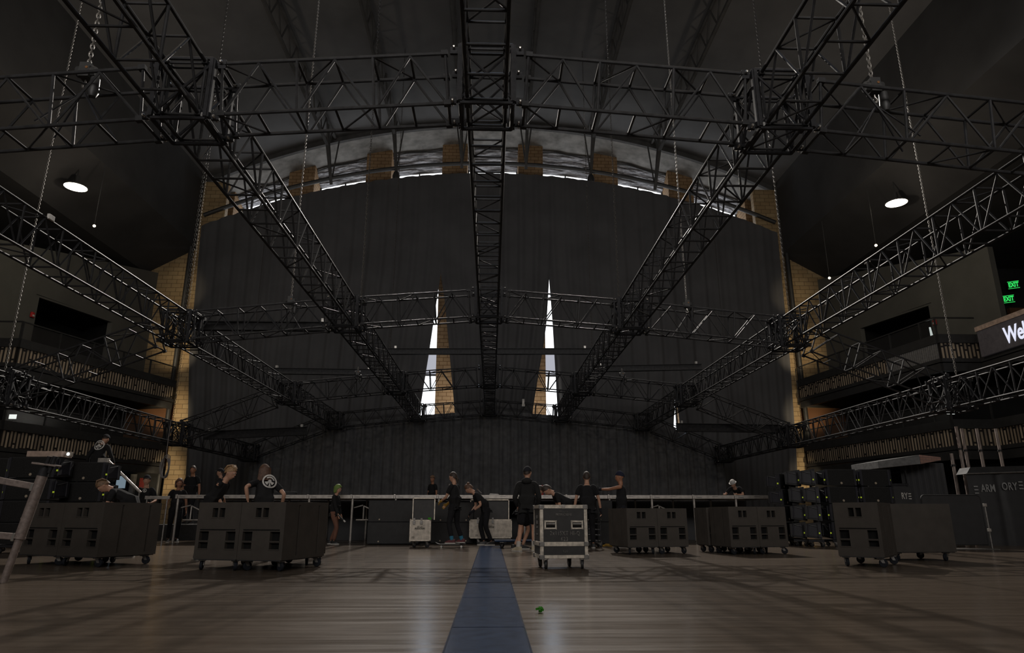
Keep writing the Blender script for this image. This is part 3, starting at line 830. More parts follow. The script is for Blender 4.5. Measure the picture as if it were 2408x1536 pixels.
# ------------------------------------------------------------------ stencilled road case
def flight_edges(g,x0,x1,y0,y1,z0,z1,w=.042,t=.006):
    for x,sx in((x0,-1),(x1,1)):
        for y,sy in((y0,-1),(y1,1)):
            g.bx(x+sx*t,x-sx*w,y+sy*t,y,z0,z1); g.bx(x+sx*t,x,y+sy*t,y-sy*w,z0,z1)
    for z,s_ in((z0,-1),(z1,1)):
        for y,sy in((y0,-1),(y1,1)):
            g.bx(x0-t,x1+t,y+sy*t,y,z+s_*t,z-s_*w); g.bx(x0-t,x1+t,y+sy*t,y-sy*w,z+s_*t,z)
        for x,sx in((x0,-1),(x1,1)):
            g.bx(x+sx*t,x,y0-t,y1+t,z+s_*t,z-s_*w); g.bx(x+sx*t,x-sx*w,y0-t,y1+t,z+s_*t,z)
a=math.radians(5)
W,D,z0,z1=.70,.62,.155,.90
R=rz(a); cc=V((.735,10.33,0))+R@V((W/2,0,0))
t=thing('road_case','black stencilled road case with scuffed aluminium edges, numbered 623','road case',(cc.x,cc.y,0),a)
g=MB(); g.bx(-W/2,W/2,0,D,z0,z1); g.build('panels',M['lam'],t)
g=MB(); flight_edges(g,-W/2,W/2,0,D,z0,z1)
g.bx(-W/2-.007,W/2+.007,-.0075,.0,z0+.165,z0+.225)
for s in(-1,1): g.bx(s*(W/2+.0075),s*W/2,0,D,z0+.165,z0+.225)
g.build('edge_trim',M['aluedge'],t,bevel=.002)
g=MB()
for x in(-1,1):
    for y,sy in((0,-1),(D,1)):
        for z in(z0+.012,z0+.195,z1-.025):
            g.box((x*(W/2-.02),y+sy*.008,z),(.072,.018,.062)); g.box((x*(W/2+.008),y-sy*.02,z),(.018,.072,.062))
g.build('corner_caps',M['steel'],t,bevel=.004)
g=MB(); g.box((0,-.012,z1-.015),(.05,.014,.05)); g.box((0,-.012,z1-.047),(.052,.012,.008)); g.build('latch',M['alu'],t,bevel=.003)
for x in(-.20,.20):
    g=MB(); zc=z0+.465
    g.bx(x-.09,x-.068,-.009,0,zc-.06,zc+.06); g.bx(x+.068,x+.09,-.009,0,zc-.06,zc+.06); g.bx(x-.09,x+.09,-.009,0,zc-.06,zc-.038); g.bx(x-.09,x+.09,-.009,0,zc+.038,zc+.06)
    h=g.build('recessed_handle',M['aluedge'],t,bevel=.006)
    g=MB(); g.bx(x-.068,x+.068,-.003,.0,zc-.038,zc+.038); g.build('recess',M['subdark'],h)
    g=MB(); g.tube((x-.065,-.012,zc+.012),(x+.065,-.012,zc+.012),.02,8); g.build('grip',M['steel'],h,smooth=True)
y=-.004
text('stencil_text','ELLIS',.034,M['darkstencil'] if 0 else M['stencil'],t,(0,y,z0+.655),sx=1.3,space=1.3).data.materials[0]=M['stencil']
text('stencil_text','PRODUCTIONS',.042,M['stencil'],t,(0,y,z0+.612),sx=.82,bold=.001)
text('stencil_text','2x115XT HI-Q',.082,M['stencil'],t,(.015,y,z0+.345),sx=.80,space=1.12,bold=.001)
text('stencil_text','623',.078,M['stencil'],t,(.005,y,z0+.262),sx=.82,space=1.2,bold=.001)
text('stencil_text','620',.045,M['stencil'],t,(.015,y,z0+.095),sx=.85,space=1.3)
g=MB()
for zc,hh in((z0+.58,.05),(z0+.50,.05),(z0+.43,.025),(z0+.33,.02)): g.bx(-W/2-.003,-W/2-.0005,D*.38,D*.62,zc-hh/2,zc+hh/2)
g.build('side_stencils',M['stencil'],t)
caster_parts(t,[(-W*.38,.07),(W*.40,.07),(-W*.40,D-.1),(W*.26,D-.1)],.062,M['rubber'],[1.3,1.4,1.2,1.6],zb=z0)

# ------------------------------------------------------------------ silver trunks with open lids
def trunk(label,loc,rot,W,D,lidw,lidx,nm,shade):
    t=thing('silver_trunk',label,'trunk',loc,rot,'open aluminium trunks before the stage')
    z0,z1=.155,.64
    g=MB(); g.bx(-W/2,W/2,0,.01,z0,z1); g.bx(-W/2,W/2,D-.01,D,z0,z1); g.bx(-W/2,-W/2+.01,0,D,z0,z1); g.bx(W/2-.01,W/2,0,D,z0,z1); g.bx(-W/2,W/2,0,D,z0,z0+.01)
    g.build('body',M['silver'],t)
    g=MB(); flight_edges(g,-W/2,W/2,0,D,z0,z1,.025,.004); g.build('edge_trim',M['aluedge'],t)
    g=MB()
    for x in(-.3,.05): g.box((W*x,-.012,z1-.06),(.06,.02,.09)); g.box((W*x,-.014,z1+.02),(.05,.016,.05))
    g.build('latches',M['steel'],t,bevel=.003)
    # lid standing open on the back edge
    g=MB(); g.bx(lidx,lidx+lidw,D+.01,D+.03,z1+.01,z1+.53); ld=g.build('lid',M['lam'],t,label='open lid, black inside')
    g=MB()
    x0,x1=lidx,lidx+lidw
    for a_,b_,c_,d_ in((x0,x1,z1+.505,z1+.535),(x0,x0+.025,z1,z1+.53),(x1-.025,x1,z1,z1+.53)): g.bx(a_,b_,D-.07,D+.035,c_,d_)
    g.build('lid_rim',M['aluedge'],ld)
    text('stencil_text','ELLIS',.05,M['darkstencil'],t,(-.02*W,-.004,z0+.33),sx=1.1)
    text('stencil_text','PRODUCTIONS',.055,M['darkstencil'],t,(-.02*W,-.004,z0+.285),sx=.62,bold=.002)
    text('stencil_text','. . . . . .',.05,M['darkstencil'],t,(-.02*W,-.004,z0+.22),sx=.8)
    text('stencil_text',nm,.07,M['darkstencil'],t,(-.33*W,-.004,z0+.08),sx=.7)
    caster_parts(t,[(-W*.3,.1),(W*.3,.1),(-W*.3,D-.1),(W*.3,D-.1)],.058,M['rubber'],zb=z0)
    return t
T1=trunk('silver trunk with its lid open, left of the man in yellow gloves',(-1.70,17.0,0),math.radians(4),.50,.48,.56,-.22,'103',0)
g=MB(); 
for k in range(9): g.box((.18+.02*math.cos(k*2.1),.42+.015*math.sin(k*3),.66+.006*(k%4)),(.05,.02,.03),rz(k*1.3)@rx(k))
tg=g.build('strap_bundle',M['greentape']); tg.location=(-1.70,17.0,0); tag(tg,'bright green strap lying on the open silver trunk','strap')
T2=trunk('silver trunk with its lid open, behind the bending man at center',(.0,18.75,0),math.radians(0),1.14,.55,1.08,-.57,'104',0)

# ------------------------------------------------------------------ black cabinets and cases under the stage edge
def black_case(label,loc,rot,W,D,H,rows,z0=.02):
    t=thing('black_case',label,'case',loc,rot)
    g=MB()
    for k in range(rows): g.bx(-W/2,W/2,0,D,z0+H*k/rows+.006,z0+H*(k+1)/rows-.006)
    g.build('panels',M['array'],t,bevel=.006)
    g=MB()
    for k in range(rows):
        za,zb=z0+H*k/rows+.006,z0+H*(k+1)/rows-.006
        flight_edges(g,-W/2,W/2,0,D,za,zb,.012,.003)
    g.build('edge_trim',M['hinge'],t)
    g=MB()
    for k in range(rows):
        z=z0+H*k/rows+.06
        g.lathe([(0,-.012),(.018,-.012),(.022,-.002)],(-W*.28,-.0,z),10,'y'); g.lathe([(0,-.012),(.018,-.012),(.022,-.002)],(W*.33,0,z),10,'y')
    g.build('round_badges',M['badge'],t)
    return t
black_case('wide black double cabinet under the stage edge, left of the silver trunk',(-2.58,18.7,0),0,1.36,.6,1.12,2)
black_case('black double cabinet behind the man in yellow gloves',(-1.05,19.15,0),0,1.15,.3,1.08,2)
black_case('tall black case under the stage behind the road case',(3.05,18.6,0),0,.42,.6,1.12,2)
black_case('low black case under the stage, right of the bending man',(1.7,18.9,0),0,1.0,.5,.98,2)
t=thing('shelf_trolley','black wire shelf trolley behind the road case, right side','trolley',(2.55,17.2,0),0)
for k in range(6):
    g=MB(); g.bx(-.17,.17,0,.5,.13+.135*k,.145+.135*k); g.bx(-.17,.17,-.008,0,.125+.135*k,.15+.135*k); g.build('shelf',M['hinge'],t)
for x in(-.16,.16):
    for yy in(.02,.48):
        g=MB(); g.tube((x,yy,.1),(x,yy,.84),.014,6); g.build('post',M['rubber'],t)
caster_parts(t,[(-.13,.05),(.13,.05),(-.13,.45),(.13,.45)],.045,M['rubber'],zb=.1)
g=MB(); g.path([(0,0,.03),(.08,.02,.05),(.16,-.02,.04),(.22,.01,.03),(.2,.06,.05),(.08,.07,.06)],.028,6); o=g.build('yellow_strap',M['glove']); o.location=(2.72,17.05,0); tag(o,'yellow strap heap on the floor beside the shelf trolley','strap')

# ------------------------------------------------------------------ flat blue dolly, skateboard
t=thing('flat_dolly','low flat dolly with bluish deck behind the hoodie man','dolly',(.75,16.55,0),math.radians(2))
g=MB(); g.bx(-.65,.62,0,.6,.15,.185); g.build('deck_board',M['mat'],t,bevel=.01)
caster_parts(t,[(-.48,.08),(0.0,.08),(.42,.08),(-.48,.5),(.42,.5)],.055,M['rubber'],[1.4,1.5,1.3,.4,.2],zb=.15)
t=thing('skateboard','black skateboard under the feet of the man in yellow gloves','skateboard',(-.93,17.02,0),math.radians(-3))
g=MB()
def sk(u,v):
    x=-.40+.8*u; w=.1*math.sqrt(max(0,1-max(0,(abs(x)-.30)/.1)**2)) if abs(x)>.3 else .1
    return (x,(v-.5)*2*w,.085+max(0,abs(x)-.28)**2*3.2)
g.grid(sk,24,4); n=len(g.v); g.grid(lambda u,v:tuple(V(sk(u,v))-V((0,0,.012))),24,4); g.build('board',M['deck'],t,smooth=True)
for x in(-.24,.24):
    g=MB(); g.tube((x,-.08,.03),(x,.08,.03),.01,6); g.box((x,0,.05),(.05,.05,.05)); tr=g.build('axle',M['steel'],t)
    for yy in(-.08,.08):
        g=MB(); g.lathe([(0,-.017),(.026,-.017),(.028,0),(.026,.017),(0,.017)],(x,yy,.028),12,'y'); g.build('wheel',M['white'],tr,smooth=True)

# ------------------------------------------------------------------ line array cabinets
_am={}
def array_cab(W,Hc,D):
    key=(W,Hc,D)
    if key in _am: return _am[key]
    out=[]
    g=MB()  # wedge body, deeper at top: front at y=0
    g.prism([(-W/2,.012),(W/2,.012),(W/2,Hc-.012),(-W/2,Hc-.012)],.0,D,lambda p:(p[0],p[1],p[2]+(0 if p[1]==0 else (.05 if p[2]<Hc/2 else -.05)))); out.append(('cabinet',g.mesh('cabinet',M['array'])))
    g=MB(); g.bx(-W/2+.05,W/2-.05,-.012,0,.03,Hc-.03); out.append(('grille',g.mesh('grille',M['grille'])))
    for s in(-1,1):
        g=MB(); g.bx(s*W/2,s*(W/2-.055),-.02,.01,.015,Hc-.015); g.prism([(-.0,.06),(D*.9,.10),(D*.9,Hc-.10),(0,Hc-.06)],0,.012,lambda p:(s*(W/2+p[1]),p[0],p[2])); 
        g.tube((s*(W/2+.02),.06,.05),(s*(W/2+.02),.06,Hc-.05),.014,6); g.tube((s*(W/2+.02),D*.8,.08),(s*(W/2+.02),D*.75,Hc-.06),.018,6)
        out.append(('end_plate',g.mesh('end_plate',M['arrayend'])))
    g=MB(); g.lathe([(0,-.02),(.026,-.02),(.03,-.013)],(0,0,.075),14,'y'); out.append(('round_badge',g.mesh('round_badge',M['badge'])))
    for s in(-1,1):
        g=MB(); g.box((s*(W/2+.022),.03,Hc*.36),(.02,.03,.035)); out.append(('clip',g.mesh('clip',M['green'])))
        g=MB(); g.tube((s*(W/2+.03),D*.2,Hc*.7),(s*(W/2+.03),D*.7,Hc*.82),.008,5); out.append(('link_bar',g.mesh('link_bar',M['dullsteel'])))
    _am[key]=out
    return out
ORD=['bottom','second from bottom','third from bottom','top']
def stack(desc,loc,rot,W,Hc=.43,D=.5,n=4,z0=.17,curve=.0):
    R=rz(rot)
    t=thing('stack_dolly',f'black wheeled dolly under the {desc}','dolly',loc,rot)
    g=MB(); g.bx(-W/2,W/2,.0,D,z0-.055,z0-.005); g.build('frame',M['hinge'],t,bevel=.006)
    caster_parts(t,[(-W*.4,.06),(W*.4,.06),(-W*.4,D-.06),(W*.4,D-.06)],.05,M['rubber'],zb=z0-.055)
    for k in range(n):
        off=curve*((k-1.5)**2/2.25)
        p=V(loc)+R@V((0,off,z0+Hc*k))
        c=thing('array_speaker',f'{ORD[k]} black line array speaker of the {desc}','speaker',p,rot,'line array speakers of the '+desc)
        for nm,me in array_cab(W,Hc,D):
            o=bpy.data.objects.new(nm,me); COL.objects.link(o); o.parent=c
stack('big stack behind the grey tube frame',(-9.68,14.75,0),math.radians(-3),1.02,.445,.55)
stack('stack beside the bent-over person',(-8.92,15.35,0),math.radians(-5),.92,.43,.55)
stack('stack cut by the left edge',(-10.85,15.0,0),math.radians(8),1.0,.445,.55)
stack('half-hidden stack behind the bent-over person',(-9.3,16.2,0),math.radians(-8),.6,.43,.5)
stack('left front-facing stack at right',(8.87,17.2,0),math.radians(4),.80,.43,.5)
stack('right front-facing stack at right',(9.78,17.25,0),math.radians(4),.80,.43,.5)
stack('nearer edge-on stack at right',(8.30,17.3,0),math.radians(66),.55,.43,.36,curve=.06)
stack('middle edge-on stack at right',(8.07,17.62,0),math.radians(66),.55,.43,.36,curve=.06)
stack('farther edge-on stack at right',(8.2,18.25,0),math.radians(66),.5,.43,.36,curve=.06)
stack('leftmost stack of the right group',(7.78,18.0,0),math.radians(50),.72,.41,.36,curve=.05)

# ------------------------------------------------------------------ rubber floor mats in a row
k=0
names=['nearest the camera, cut by the picture edge','second from the camera','third from the camera','fourth from the camera','fifth from the camera','sixth from the camera','seventh from the camera','eighth from the camera','ninth from the camera','farthest, ending at the flat dolly']
for i in range(10):
    y0=1.62+1.745*i-.02; y1=y0+1.735 if i<9 else 17.75
    if y1<3.0: continue
    g=MB(); xo=-.012
    g.prism([(-.262,0),(.262,0),(.245,.012),(-.245,.012)],y0+.004,y1-.004)
    o=g.build('floor_mat',M['mat']); o.location=(xo,0,0)
    tag(o,'dark rubber floor mat section, '+names[i],'mat','rubber mats in a strip')
# green scrap
g=MB()
random.seed(5)
for k in range(7): g.box((random.uniform(-.02,.02),random.uniform(-.015,.015),.012+.009*k*.5),(.03,.012,.016),rz(random.uniform(0,3))@rx(random.uniform(0,3)))
o=g.build('tape_scrap',M['greentape']); o.location=(.405,5.88,0); tag(o,'crumpled green tape scrap on the floor right of the mat','scrap')

# ------------------------------------------------------------------ grey tube frame at far left
t=thing('tube_frame','grey tubular leg frame leaning at the far left edge','frame',(-5.69,8.55,0))
A=V((0,0,.0));B=V((.215,.05,1.36))
g=MB(); g.tube(A,A.lerp(B,.40),.042,14); g.build('lower_tube',M['barrier'],t,smooth=True)
g=MB(); g.tube(A.lerp(B,.36),A.lerp(B,.90),.06,14); g.tube(A.lerp(B,.36),A.lerp(B,.375),.064,14); g.build('upper_tube',M['barrier'],t,smooth=True)
g=MB(); g.tube(A.lerp(B,.90),A.lerp(B,.97),.064,14,r2=.05); g.build('socket',M['hinge'],t,smooth=True)
g=MB(); g.box(B,(.30,.12,.022),ry(.12)); g.build('top_plate',M['barrier'],t,bevel=.004)
for dx in(-.0,.07):
    g=MB(); g.tube(B+V((dx-.02,0,-.1)),B+V((dx+.02,0,.10)),.026,10); g.build('prong',M['hinge'],t,smooth=True)
for zt,za,zb in((.80,1.14,1.22),(.375,.52,.545)):
    p=A.lerp(B,zt); g=MB(); q=V((-1.3,.05,zb+.10*0+ (1.34-zb if zt>.5 else .06)))
    d=(q-p); g.box((p+q)/2,(d.length,.05,.075),ry(-math.atan2(d.z,d.x) if d.x>0 else -math.atan2(-d.z,-d.x))); g.build('rail',M['barrier'],t,bevel=.008)
    g=MB(); g.box(p+V((-.05,-.02,.0)),(.03,.07,.09),ry(.15)); g.build('weld_bracket',M['bolt'],t,bevel=.003)

# ------------------------------------------------------------------ STAGE
X0=-8.72; UW=1.205
for i in range(14):
    x0=X0+UW*i; x1=x0+UW
    pos='leftmost' if i==0 else ('rightmost' if i==13 else ['','second','third','fourth','fifth','sixth','seventh','eighth','ninth','tenth','eleventh','twelfth','thirteenth'][i]+' from the left')
    t=thing('stage_deck',f'stage deck unit with pale aluminium edge, {pos} along the front','stage deck',(x0,19.5,0),0,'front row of stage decks')
    zt=1.30
    g=MB(); g.bx(.006,UW-.006,.03,2.4,zt-.03,zt); g.build('deck_top',M['deck'],t)
    g=MB(); g.bx(.004,UW-.004,0,.03,zt-.10,zt-.005); g.bx(.004,UW-.004,2.4,2.43,zt-.1,zt-.005); g.bx(.004,.034,0,2.43,zt-.1,zt-.03); g.bx(UW-.034,UW-.004,0,2.43,zt-.1,zt-.03); g.build('edge_frame',M['alu'],t)
    g=MB(); g.bx(UW*.45,UW*.58,-.003,0,zt-.05,zt-.035); g.build('edge_slot',M['steel'],t); g=MB(); g.bx(.09,.24,-.002,0,zt-.075,zt-.05); g.build('edge_sticker',M['steel'],t)
    g=MB(); g.box((.0,-.006,zt-.05),(.05,.03,.11)); g.build('joint_clip',M['alu'],t,bevel=.004)
    for yy in(.06,2.35):
        g=MB(); g.tube((.03,yy,.06),(.03,yy,zt-.1),.033,10); g.tube((.03,yy,0),(.03,yy,.06),.02,8); lg=g.build('leg',M['alu'],t,smooth=True)
        g=MB(); g.lathe([(0,0),(.06,0),(.06,.008),(.02,.02)],(.03,yy,0),14); g.build('foot_plate',M['steel'],lg)
    if i in(0,4,9,11):
        g=MB(); zz=.62
        g.tube((.1,.35,zz),(1.0,.35,zz),.022,8); g.tube((.30,.35,zz),(.30,.35,1.0),.022,8); g.tube((.30,.35,1.0),(1.0,.35,zz+.05),.02,8); g.tube((.03,.3,.95),(.28,.35,1.02),.018,8)
        g.build('brace',M['alu'],t,smooth=True)
g=MB(); g.bx(X0-2.0,8.6,22.1,36.9,.43,.46); g.bx(X0-2.0,8.6,22.05,22.1,0,.46)
tag(g.build('stage_platform',M['deck']),'low black platform behind the front stage decks','platform')
g=MB(); g.bx(X0-.1,8.1,21.97,22.0,0,1.18)
tag(g.build('stage_skirt',M['curtain']),'black cloth skirt hung behind the stage legs','skirt')
# small kit on the deck
g=MB(); g.bx(-.28,.28,-.05,.25,0,.10); g.bx(-.26,-.2,-.06,-.05,.02,.08); g.bx(.2,.26,-.06,-.05,.02,.08)
o=g.build('amp_unit',M['array'],bevel=.006); o.location=(-5.95,20.2,1.3); tag(o,'flat black rack unit lying on the stage behind the long-haired person','amplifier')
t=thing('red_bucket','red plastic cup-shaped bucket on the stage beside the hoodie man','bucket',(1.42,19.75,1.30))
g=MB(); g.lathe([(0,0),(.075,0),(.115,.26),(.122,.27),(.112,.27),(.07,.012),(0,.012)],n=18); g.build('body',M['red'],t,smooth=True)
g=MB(); g.path([(.118*math.cos(a_),.118*math.sin(a_),.265) for a_ in [2*PI*i/18 for i in range(18)]],.006,5,True); g.build('rim',M['red'],t)
g=MB(); g.prism([(-.16,0),(.15,.0),(.1,.03),(-.12,.045)],-.1,.1); o=g.build('papers',M['white']); o.location=(.1,19.75,1.3); tag(o,'white papers on the stage edge behind the bending man','papers')
# stage-left: raised stair rail and tilted deck frame, rail bar
t=thing('stair_rail','blue-lit aluminium stair rail sloping down to the stage at left','rail',(-9.9,18.0,0))
g=MB(); g.tube((0,0,2.10),(.93,0,1.31),.035,10); g.build('sloping_bar',M['alu'],t,smooth=True)
for x,z in((.03,2.07),(.9,1.33)):
    g=MB(); g.tube((x,0,0),(x,0,z),.022,8); g.build('post',M['steel'],t,smooth=True)
g=MB(); g.box((-.12,0,2.11),(.26,.12,.12)); g.build('end_block',M['alu'],t,bevel=.01)
t=thing('low_rail','short level blue-lit rail linking the stair rail to the stage','rail',(-8.98,18.3,0))
g=MB(); g.bx(0,.62,-.03,.03,1.15,1.23); g.build('bar',M['alu'],t,bevel=.005)
for x in(.05,.57):
    g=MB(); g.tube((x,0,0),(x,0,1.16),.02,8); g.build('post',M['steel'],t,smooth=True)
# raised wing platform where the man with the back print stands
g=MB(); g.bx(-11.6,-9.95,18.2,20.2,1.14,1.2)
for x in(-11.5,-10.0):
    for y in(18.3,20.1): g.tube((x,y,0),(x,y,1.15),.03,8)
tag(g.build('wing_platform',M['deck']),'raised black platform behind the left speaker stacks','platform')
# boxes on the left stack
g=MB(); g.bx(-.36,.36,0,.4,0,.12); o=g.build('cardboard_box',M['cardboard'],bevel=.005); o.location=(-9.55,14.85,1.955); tag(o,'flat cardboard box on top of the left speaker stack','box')
t=thing('clip_light','small bright work light on top of the left speaker stack','lamp',(-9.1,15.0,1.952))
g=MB(); g.box((0,0,.07),(.10,.1,.1)); g.bx(-.02,.02,-.02,.02,0,.04); g.build('housing',M['silver'],t)
g=MB(); g.lathe([(0,-.056),(.035,-.054)],(0,0,.07),12,'y'); g.build('lit_face',emis('clip_light_face',(.9,.97,1),1.5),t)
# coiled cable hung on the left jamb
t=thing('cable_coil','grey cable coil hung from the left brick jamb','cable',(-9.55,20.3,2.1))
random.seed(11)
for k in range(6):
    g=MB(); w=.10+.03*random.random(); h=.28+.06*random.random(); ph=random.uniform(-.1,.1)
    g.path([(w*math.cos(a_)+ph*.4,.02*math.sin(3*a_+k)+.012*k,h*math.sin(a_)+ph*.3) for a_ in [2*PI*i/24 for i in range(24)]],.011,6,True); g.build('loop',M['cable'],t,smooth=True)
g=MB(); g.tube((0,.03,.28),(0,.03,1.35),.008,5); g.build('hanging_line',M['cable'],t)
# lit doorway under the left balcony
t=tag(MB().bx(-20.7,-19.75,38.38,38.5,.0,2.9).build('door_2',M['dark']),kind='structure')
g=MB(); g.bx(-20.5,-20.0,38.34,38.38,2.15,2.8); g.build('lit_pane',emis('dim_blue_pane',(.6,.8,.95),.25),t)
g=MB(); g.bx(-19.75,-19.5,38.3,38.5,.0,2.9); g.build('door_frame',M['greyprint'],t)
g=MB(); g.bx(-19.3,-18.98,38.44,38.5,2.1,2.7); o=g.build('notice_board',M['dullred']); tag(o,'small dull red notice on the wall beyond the left stage corner','sign')

# ------------------------------------------------------------------ booth, banner, poles, barricade at right
t=thing('booth','dark booth with a stone and brick canopy behind the right speaker stacks','booth',(11.4,18.4,0))
g=MB(); g.add([(-.88,-.1,1.98),(-.02,-.6,2.06),(-.02,-.6,2.30),(-.88,-.1,2.16),(-.88,1.3,1.98),(-.02,1.3,2.06),(-.02,1.3,2.30),(-.88,1.3,2.16)],[(0,1,2,3),(4,7,6,5),(0,4,5,1),(3,2,6,7),(0,3,7,4),(1,5,6,2)]); g.build('stone_canopy',M['greybrick'],t)
g=MB(); g.add([(-.01,-.6,2.06),(.82,-.2,2.19),(.82,-.2,2.27),(-.01,-.6,2.30),(-.01,1.3,2.06),(.82,1.3,2.19),(.82,1.3,2.27),(-.01,1.3,2.30)],[(0,1,2,3),(4,7,6,5),(0,4,5,1),(3,2,6,7),(0,3,7,4),(1,5,6,2)]); g.build('brick_canopy',M['redbrick'],t)
g=MB(); g.bx(-.55,-.52,-.02,.0,0,2.0); g.bx(-.12,-.09,-.02,.02,1.5,2.06); g.bx(-.55,-.08,-.03,.02,1.52,1.58); g.build('window_frame',M['hinge'],t)
g=MB(); g.bx(-.5,-.02,0,.03,0,1.52); g.build('counter_front',M['vinyl'],t)
g=MB()
for z in(1.28,1.345,1.41): g.bx(-.115,-.04,-.012,-.001,z-.115,z-.09)
text('banner_text','RY',.235,M['white'],t,(-.225,-.008,1.245),sx=.62,bold=.003)
g.build('three_bars',M['white'],t)
g=MB(); g.grid(lambda u,v:(-.05+1.28*u,.3+.05*math.sin(u*46),2.15*v),64,2); g.build('side_curtain',M['curtain'],t)
g=MB(); g.bx(-.5,.0,1.2,1.25,0,2.05); g.build('back_panel',M['dark'],t)
for i,(x,lab) in enumerate([(12.78,'leftmost'),(13.05,'second from left'),(13.52,'third from left'),(13.96,'second from right'),(14.52,'rightmost')]):
    y=18.55 if i<2 else 19.0
    t=thing('tall_pole',f'{lab} of five tall pinkish grey poles behind the banner','pole',(x,y,0),0,'tall poles behind the banner')
    zt=2.4 if i==0 else 3.15
    g=MB(); g.tube((0,0,0),(0,0,zt),.042,10); g.build('tube',M['pole'],t,smooth=True)
    g=MB(); zc=2.05 if i==0 else 2.5; g.tube((0,0,zc),(0,0,zc+.05),.06,10); g.build('collar',M['rubber'],t)
# banner
bl=V((12.52,17.75,0)); br=V((15.2,17.35,0)); ang=math.atan2(br.y-bl.y,br.x-bl.x); BL=(br-bl).length
t=thing('banner_wall','black vinyl banner wall with three-bar marks and lettering at far right','banner',bl,ang)
g=MB(); g.grid(lambda u,v:(BL*u,.03*math.sin(u*9+v*4)*math.sin(v*PI)+.05*math.exp(-((u-.28)/.03)**2)+.03*math.sin(6*v+12*u)*max(0,.7-v),1.80*v),60,16); g.build('vinyl_sheet',M['vinyl'],t,smooth=True)
g=MB(); g.prism([(.0,1.80),(BL,1.86),(BL,2.02),(.12,1.97)],-.04,.5); g.build('top_case',M['array'],t)
g=MB(); g.tube((.0,-.05,1.80),(BL,-.05,1.87),.02,8); g.build('top_rail',M['steel'],t,smooth=True)
rr=(PI/2,0,0)
def bars(x,z,g):
    for k in(-1,0,1): g.bx(x-.05,x+.05,-.045,-.035,z+k*.085-.014,z+k*.085+.014)
g=MB(); bars(.17,1.39,g); bars(1.27,1.50,g); g.build('three_bars',M['greyprint'],t)
text('banner_text','ARM',.27,M['greyprint'],t,(.46,-.045,1.42),sx=.62,bold=.004,space=1.05)
text('banner_text','ORY',.27,M['greyprint'],t,(.985,-.045,1.465),sx=.66,bold=.004,space=1.08)
# barricade
t=thing('barricade','black rounded crowd barricade panel behind the single subwoofers','barricade',(10.05,15.9,0),math.radians(1))
def rr_panel(x0,x1,z0,z1,r):
    p=[(x0,z0)]+[(x1,z0)]+[(x1-r+r*math.cos(a_),z1-r+r*math.sin(a_)) for a_ in [PI/2*i/5 for i in range(6)]]+[(x0+r-r*math.sin(a_),z1-r+r*math.cos(a_)) for a_ in [PI/2*i/5 for i in range(6)]]
    return p
g=MB(); g.prism(rr_panel(0,1.42,.10,1.20,.09),0,.03); g.build('panel',M['vinyl'],t)
g=MB(); pts=[(x,.015,z) for x,z in rr_panel(0,1.42,.10,1.20,.09)]; g.path(pts,.02,8,True); g.build('tube_rim',M['array'],t,smooth=True)
g=MB(); g.tube((1.50,.0,0),(1.50,0,1.0),.022,8); g.build('post',M['steel'],t,smooth=True)
for z in(.42,.98):
    g=MB(); g.box((1.49,-.02,z),(.07,.05,.07)); g.build('bracket',M['alu'],t,bevel=.005)
g=MB(); g.bx(-.1,1.5,-.25,.35,.0,.012); g.build('foot_plate',M['steel'],t)
# ================================================================== PEOPLE
def skin_mesh(verts,edges,radii,root=0,sub=1,remesh=None):
    me=bpy.data.meshes.new('tmp'); me.from_pydata([tuple(v) for v in verts],edges,[]); me.update()
    o=bpy.data.objects.new('tmp',me); COL.objects.link(o)
    m=o.modifiers.new('s','SKIN'); m.use_smooth_shade=True; m.branch_smoothing=.3
    sv=me.skin_vertices[0].data
    for i,r in enumerate(radii):
        sv[i].radius=(r,r) if isinstance(r,(int,float)) else r
        sv[i].use_root=(i==root)
    if sub:
        m=o.modifiers.new('u','SUBSURF'); m.levels=sub; m.render_levels=sub
    dg=bpy.context.evaluated_depsgraph_get(); out=bpy.data.meshes.new_from_object(o.evaluated_get(dg))
    bpy.data.objects.remove(o); bpy.data.meshes.remove(me)
    vs=[v.co.copy() for v in out.vertices]; fs=[tuple(p.vertices) for p in out.polygons]
    bpy.data.meshes.remove(out); return vs,fs
def ik(a,b,l1,l2,pole):
    a=V(a);b=V(b);d=b-a;L=min(d.length,(l1+l2)*.995); dn=d.normalized(); b=a+dn*L
    x=(l1*l1-l2*l2+L*L)/(2*L); h=math.sqrt(max(l1*l1-x*x,0))
    p=V(pole)-dn*V(pole).dot(dn); p=p.normalized() if p.length>1e-5 else dn.orthogonal()
    return a+dn*x+p*h,b
def remeshed(mb,name,mt,parent,vox,label=None):
    o=mb.build(name,mt,parent,fix=False)
    m=o.modifiers.new('r','REMESH'); m.mode='VOXEL'; m.voxel_size=vox; m.use_smooth_shade=True
    m2=o.modifiers.new('sm','SMOOTH'); m2.iterations=3; m2.factor=.5
    dg=bpy.context.evaluated_depsgraph_get(); me=bpy.data.meshes.new_from_object(o.evaluated_get(dg))
    old=o.data; o.modifiers.clear(); o.data=me; me.name=name; bpy.data.meshes.remove(old)
    me.materials.clear(); me.materials.append(mt)
    me.polygons.foreach_set('use_smooth',[True]*len(me.polygons))
    return o

